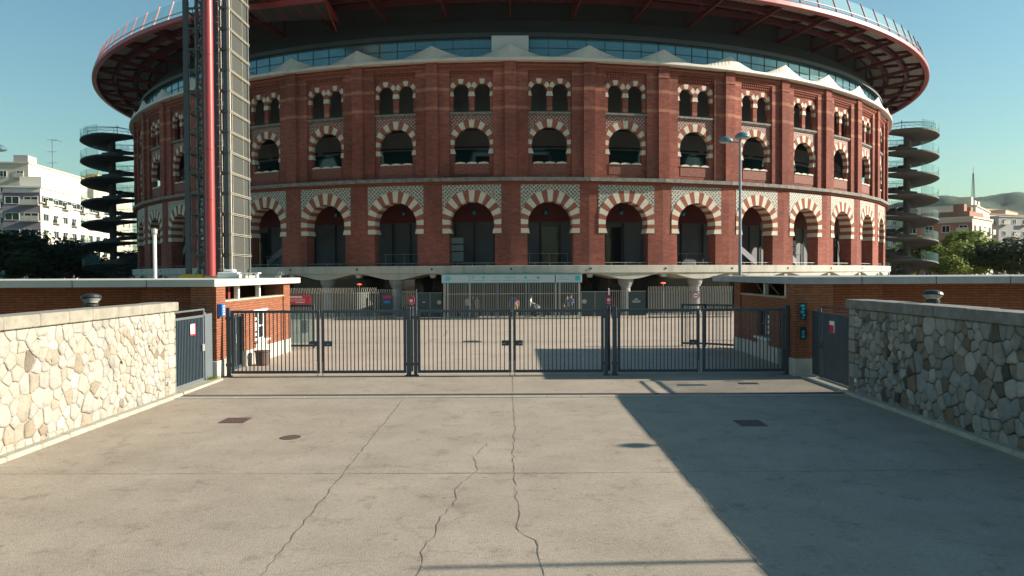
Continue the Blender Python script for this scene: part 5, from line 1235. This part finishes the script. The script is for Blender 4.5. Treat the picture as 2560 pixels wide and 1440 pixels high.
block('apartment_building', 'white apartment building with a mauve shaded end, above the dark trees on the left', -92.8, 150, R(99.5), 42, 6.8, 20.6, 'bw', 5, 9, 2, z0=4.6, fh=3.2, ww=2.6, wh=1.5, style='bal', front='bp', strip=True, roofm='bw', extras=((3, 1, 8, 4, 2.2, 'bw'),))  # shade of the end wall is put into its mauve side panel
block('apartment_building', 'tall cream building with a blank sunlit side at the far left edge', -106.5, 168, R(97), 30, 24, 28, 'bc', 6, 0, 7, z0=8, fh=3.4, style='bal', roofm='bc', extras=((2, 1, 4, 3, 1.8, 'bg'),))
block('apartment_building', 'beige blank walled block standing behind the white apartment building', -116.5, 190, R(97), 16, 6, 28.0, 'bb', 4, 0, 1, roofm='bb')
block('apartment_building', 'cream building with ochre chimneys behind the stair tower on the left', -118, 215, R(100), 34, 14, 29.0, 'bc', 6, 6, 3, z0=6, extras=((3, 1, 3, 3, 2.4, 'bo'), (9, 2, 2.5, 3, 3.6, 'bo'), (15, 1, 4, 3, 1.6, 'bc'), (22, 2, 2, 2, 2.2, 'bb')))
block('apartment_building', 'brick apartment building with pale cornice beside the stair tower on the right', 90.8, 150, R(45), 14.7, 12.5, 13.9, 'bc', 4, 4, 4, z0=1.9, fh=3.1, front='br', style='bal', roofm='bc', extras=((2, 1, 10, 9, 1.2, 'br'), (6, 3, 2, 2, 3.0, 'br'), (11, 3, 1.4, 2, 2.6, 'btile')))
block('apartment_building', 'cream apartment building with balconies and a sloping roofline on the right', 107.3, 176, R(52), 26, 12, 18.4, 'bc', 5, 7, 3, z0=3, fh=3.2, style='bal', roofm='bc', extras=((1, 1, 3, 3, 2.0, 'bc'), (7, 1, 3, 3, 1.6, 'bw'), (13, 1, 3, 3, 1.8, 'bc')))
block('apartment_building', 'grey apartment block with long balconies at the right edge', 128, 200, R(20), 30, 14, 17.6, 'bg', 5, 8, 4, z0=3, fh=3.2, style='bal', roofm='bg')
block('apartment_building', 'pale long building far behind the trees on the right', 143, 260, R(28), 60, 16, 24, 'bc', 6, 12, 3, z0=3, fh=3.4, roofm='btile')
for k, (px, ty, d, w_, lab) in enumerate(((2432, 528, 400, 26, 'pale'), (2478, 540, 430, 30, 'pink'), (2515, 520, 480, 34, 'cream'), (2548, 536, 440, 30, 'white'), (2585, 525, 460, 34, 'beige'), (2350, 545, 420, 24, 'grey'))):
    x = (px-1282)*d/1900; h = EYE+(677-ty)*d/1900
    block('apartment_building', lab+' apartment block low under the wooded hill, %s' % ['left of the radio mast', 'below the radio mast', 'right of the radio mast', 'near the right edge', 'cut by the right edge', 'just right of the stair tower'][k], x-w_/2, d, R(18+k*7), w_, 14, h, ['bc', 'bp', 'bc', 'bw', 'bb', 'bg'][k], 4, 6, 3, z0=h-13, fh=3.2, roofm=['btile', 'bc', 'btile', 'bw', 'btile', 'bg'][k])
# aerial on the cream building
b = MB(); b.tube((-112, 186, 27), (-112, 186, 36.5), .08, 5); [b.tube((-113.2, 186, z), (-110.8, 186, z), .05, 4) for z in (36.4, 33.5, 30.8)]; b.tube((-112, 186, 36.4), (-109.5, 186, 36.0), .05, 4); tag(b.build('aerial', 'gate_mid'), 'thin television aerial on the roof of the cream building at the left', 'aerial')

# ------------------------------------------------------------ trees
def make_tree(seed, H, rad, leafm, n=5200):
    rn = random.Random(seed); root = bpy.data.objects.new('broadleaf_tree', None); COL.objects.link(root)
    t = MB(); hb = H*.36; t.tube((0, 0, 0), (.1, 0, hb), .26, 10, .18)
    lobes = []
    for k in range(rn.randint(10, 13)):
        a = rn.uniform(0, 6.28); rr = rad*rn.uniform(.1, .68); z = H*rn.uniform(.42, .84)-abs(rr)*.12
        lobes.append((rr*math.cos(a), rr*math.sin(a), z, rad*rn.uniform(.28, .46)))
    for lx, ly, lz, lr in lobes: 
        mx, my, mz = lx*.45, ly*.45, hb+(lz-hb)*.55; t.tube((.1, 0, hb-.1), (mx, my, mz), .14, 6, .08); t.tube((mx, my, mz), (lx, ly, lz), .08, 5, .03)
    tr = t.build('trunk', 'bark'); tr.parent = root
    c = MB(); tone = []
    for k in range(n):
        lx, ly, lz, lr = rn.choice(lobes); v = Vector((rn.gauss(0, 1), rn.gauss(0, 1), rn.gauss(0, 1))).normalized(); d = lr*(rn.random()**.45)*rn.uniform(.85, 1.15)
        p = Vector((lx, ly, lz))+Vector((v.x*d, v.y*d, v.z*d*.8)); nrm = (v+Vector((rn.uniform(-.9, .9), rn.uniform(-.9, .9), rn.uniform(-.2, 1.1)))).normalized()
        q = nrm.to_track_quat('Z', 'Y'); s_ = rn.uniform(.13, .27); x = q @ Vector((s_, 0, 0)); y = q @ Vector((0, s_*rn.uniform(.5, .9), 0))
        c.add([p-x-y, p+x-y*.4, p+x*.6+y, p-x*.7+y*.8], [(0, 1, 2, 3)]); tone.append(min(1, max(0, rn.gauss(.45, .3))))
    cr = c.build('crown', leafm, tone=tone); cr.parent = root
    return root
protoD = [make_tree(s, 9.2, 4.6, 'leaf_dark') for s in (1, 2)]; protoG = [make_tree(s, 9.2, 4.3, 'leaf_green') for s in (3, 4, 5)]
def plant(px, topy, d, dark, label, grp, sc=1.0):
    x = (px-1282)*d/1900; z = EYE+(683-.0047*(px-1282)-topy)*d/1900; rn = random.Random(px)
    pr = rn.choice(protoD if dark else protoG); o = copy_tree(pr); k = z/8.7
    o.location = (x, d, 0); o.scale = (k*sc, k*sc, k); o.rotation_euler.z = rn.uniform(0, 6.28); o['label'] = label; o['category'] = 'tree'; o['group'] = grp
GL, GR = 'dark trees in front of the buildings at the left', 'green trees in front of the buildings at the right'
for a in ((-60, 575, 96, 'dark tree cut by the left edge of the picture'), (25, 568, 90, 'dense dark tree below the cream building at far left'), (95, 572, 98, 'dark tree below the mauve wall of the white apartment building'),
          (160, 592, 104, 'dark tree below the sunlit face of the white apartment building'), (215, 612, 112, 'smaller dark tree just left of the left stair tower'), (268, 618, 120, 'dark tree seen through the left stair tower'),
          (318, 625, 128, 'dark tree between the left stair tower and the round building')): plant(*a[:3], True, a[3], GL, 1.25)
for a in ((2238, 615, 122, 'tree seen between the round building and the right stair tower'), (2295, 585, 120, 'light green tree seen behind the right stair tower'), (2352, 600, 100, 'bright low tree just right of the right stair tower'),
          (2400, 572, 112, 'rounded tree in front of the brick apartment building'), (2450, 590, 118, 'tree in front of the cream building with balconies'), (2495, 612, 108, 'lower tree left of the big tree at the right edge')): plant(*a[:3], False, a[3], GR, 1.15)
for a in ((2545, 560, 92, 'big dark tree at the right edge of the picture'), (2610, 570, 98, 'dark tree cut off by the right edge of the picture')): plant(*a[:3], True, a[3], GR, 1.15)
for o in protoD+protoG:
    for ch in kids(o): bpy.data.objects.remove(ch)
    bpy.data.objects.remove(o)
# curved street light and sign among the trees on the right
o = thing('curved_street_light', 'curved arm street light standing among the trees at the right', 'street lamp', (68.8, 107, 0))
b = MB(); b.tube((68.8, 107, 0), (68.8, 107, 6.6), .09, 8); b.build('pole', 'steel', o); b = MB(); pr = [(68.8-.0, 4.6), (68.5, 5.6), (67.9, 6.4), (66.9, 6.9), (66.3, 6.95)]
for (x0, z0), (x1, z1) in zip(pr, pr[1:]): b.tube((x0, 107, z0-1.2), (x1, 107, z1-1.2), .06, 6)
b.build('arm', 'steel', o); b = MB(); b.lathe([(.05, .1), (.3, .05), (.25, -.05)], 10, (66.2, 107, 5.7)); b.build('lamp_head', 'steel', o)
o = thing('orange_sign', 'small orange round sign below the curved street light', 'sign', (67, 104, 0)); b = MB(); b.tube((67.0, 104, 0), (67.0, 104, 4.4), .06, 6); b.build('pole', 'steel', o)
b = MB(); b.prism([(67.0+.5*math.cos(t), 3.9+.5*math.sin(t)) for t in [2*math.pi*k/16 for k in range(16)]], 0, .06, lambda u, v, z: (u, 103.9-v, z))
M['orange'] = mat('orange paint', (.6, .12, .03), .6)
b.build('plate', 'orange', o)
o = thing('bus_stop_sign', 'small blue and white street sign under the trees at the far left', 'sign', (-59, 88, 0)); b = MB(); b.tube((-59, 88, 0), (-59, 88, 4.6), .05, 6); b.build('pole', 'steel', o); b = MB(); b.box(-59.4, -58.6, 87.9, 87.95, 3.4, 4.4); b.build('plate', 'cyan_sign', o); b = MB(); b.box(-59.25, -58.75, 87.88, 87.9, 3.7, 4.1); b.build('panel', 'white', o)

# ------------------------------------------------------------ far hill
from mathutils import noise
M['hill'] = mat('wooded hill', (.008, .034, .014), .95, (.045, .10, .03), .02, detail=12)
b = MB(); NX, NY = 170, 46; vs = []
for j in range(NY+1):
    for i in range(NX+1):
        x = 560+i*13.5; y = 1250+j*20; t = (y-1250)/450
        ridge = 150*min(1, max(0, (x-640)/300))**.6+22*noise.noise(Vector((x*.004, 3, 0)))+14*noise.noise(Vector((x*.011, 9, 0)))+min(1, max(0, (x-900)/100))*16
        z = ridge*min(1, t)**.8 if t < 1 else ridge*(1+.02*(t-1))
        z += (7*noise.noise(Vector((x*.03, y*.03, 1)))+8*abs(noise.noise(Vector((x*.07, y*.07, 5)))))*min(1, max(0, z)/30)
        vs.append((x, y, max(z, -3)))
b.add(vs, [(j*(NX+1)+i, j*(NX+1)+i+1, (j+1)*(NX+1)+i+1, (j+1)*(NX+1)+i) for j in range(NY) for i in range(NX)])
struct(b.build('hill', 'hill', smooth=True))
rt = thing('radio_mast', 'thin lattice radio mast on top of the wooded hill', 'mast', (1035, 1700, 150))
b = MB()
for dx, dy in ((-3, -3), (3, -3), (3, 3), (-3, 3)): b.tube((1030+dx, 1700+dy, 160), (1030+dx*.25, 1700+dy*.25, 222), .5, 5)
for k in range(10):
    z = 162+k*6; s_ = 3*(1-.75*(z-160)/62); b.tube((1030-s_, 1700-s_, z), (1030+s_*.9, 1700-s_*.9, z+6), .3, 4); b.tube((1030+s_, 1700-s_, z), (1030-s_*.9, 1700-s_*.9, z+6), .3, 4)
b.build('lattice', 'rust', rt); b = MB(); b.tube((1030, 1700, 220), (1030, 1700, 236), .5, 5); b.build('antenna', 'red_steel', rt)
rn = random.Random(12)
for k in range(16):
    x = rn.uniform(920, 1230); y = rn.uniform(1330, 1640); t = (y-1250)/450
    z = 150*t**.8*.92; w_ = rn.uniform(9, 18); h_ = rn.uniform(8, 14)
    o = thing('hillside_house', 'small pale house among the trees on the far wooded hillside', 'house', (x, y, z), group='houses on the far hillside')
    b = MB(); b.box(x-w_/2, x+w_/2, y-6, y+6, z-12, z+h_); b.build('wall', rn.choice(['bc', 'bb', 'bw']), o)
    b = MB(); b.prism([(x-w_/2-.6, z+h_), (x+w_/2+.6, z+h_), (x, z+h_+3.5)], -6.5, 6.5, lambda u, v, zz: (u, y-v, zz)); b.build('roof', 'btile', o)

# ------------------------------------------------------------ air
hz = MB(); hz.box(-2600, 3400, -60, 2600, -6, 330); ho = hz.build('haze', 'white'); ho['kind'] = 'stuff'; ho['label'] = 'thin summer haze in the air over the city'
m = bpy.data.materials.new('haze air'); m.use_nodes = True; n = m.node_tree.nodes; n.clear(); l = m.node_tree.links
out = n.new('ShaderNodeOutputMaterial'); pv = n.new('ShaderNodeVolumePrincipled'); pv.inputs['Color'].default_value = (.82, .93, 1, 1); pv.inputs['Density'].default_value = .00004; pv.inputs['Anisotropy'].default_value = .2
l.new(pv.outputs[0], out.inputs['Volume']); ho.data.materials.clear(); ho.data.materials.append(m)
for o in bpy.data.objects:
    if 'anchor' in o: del o['anchor']
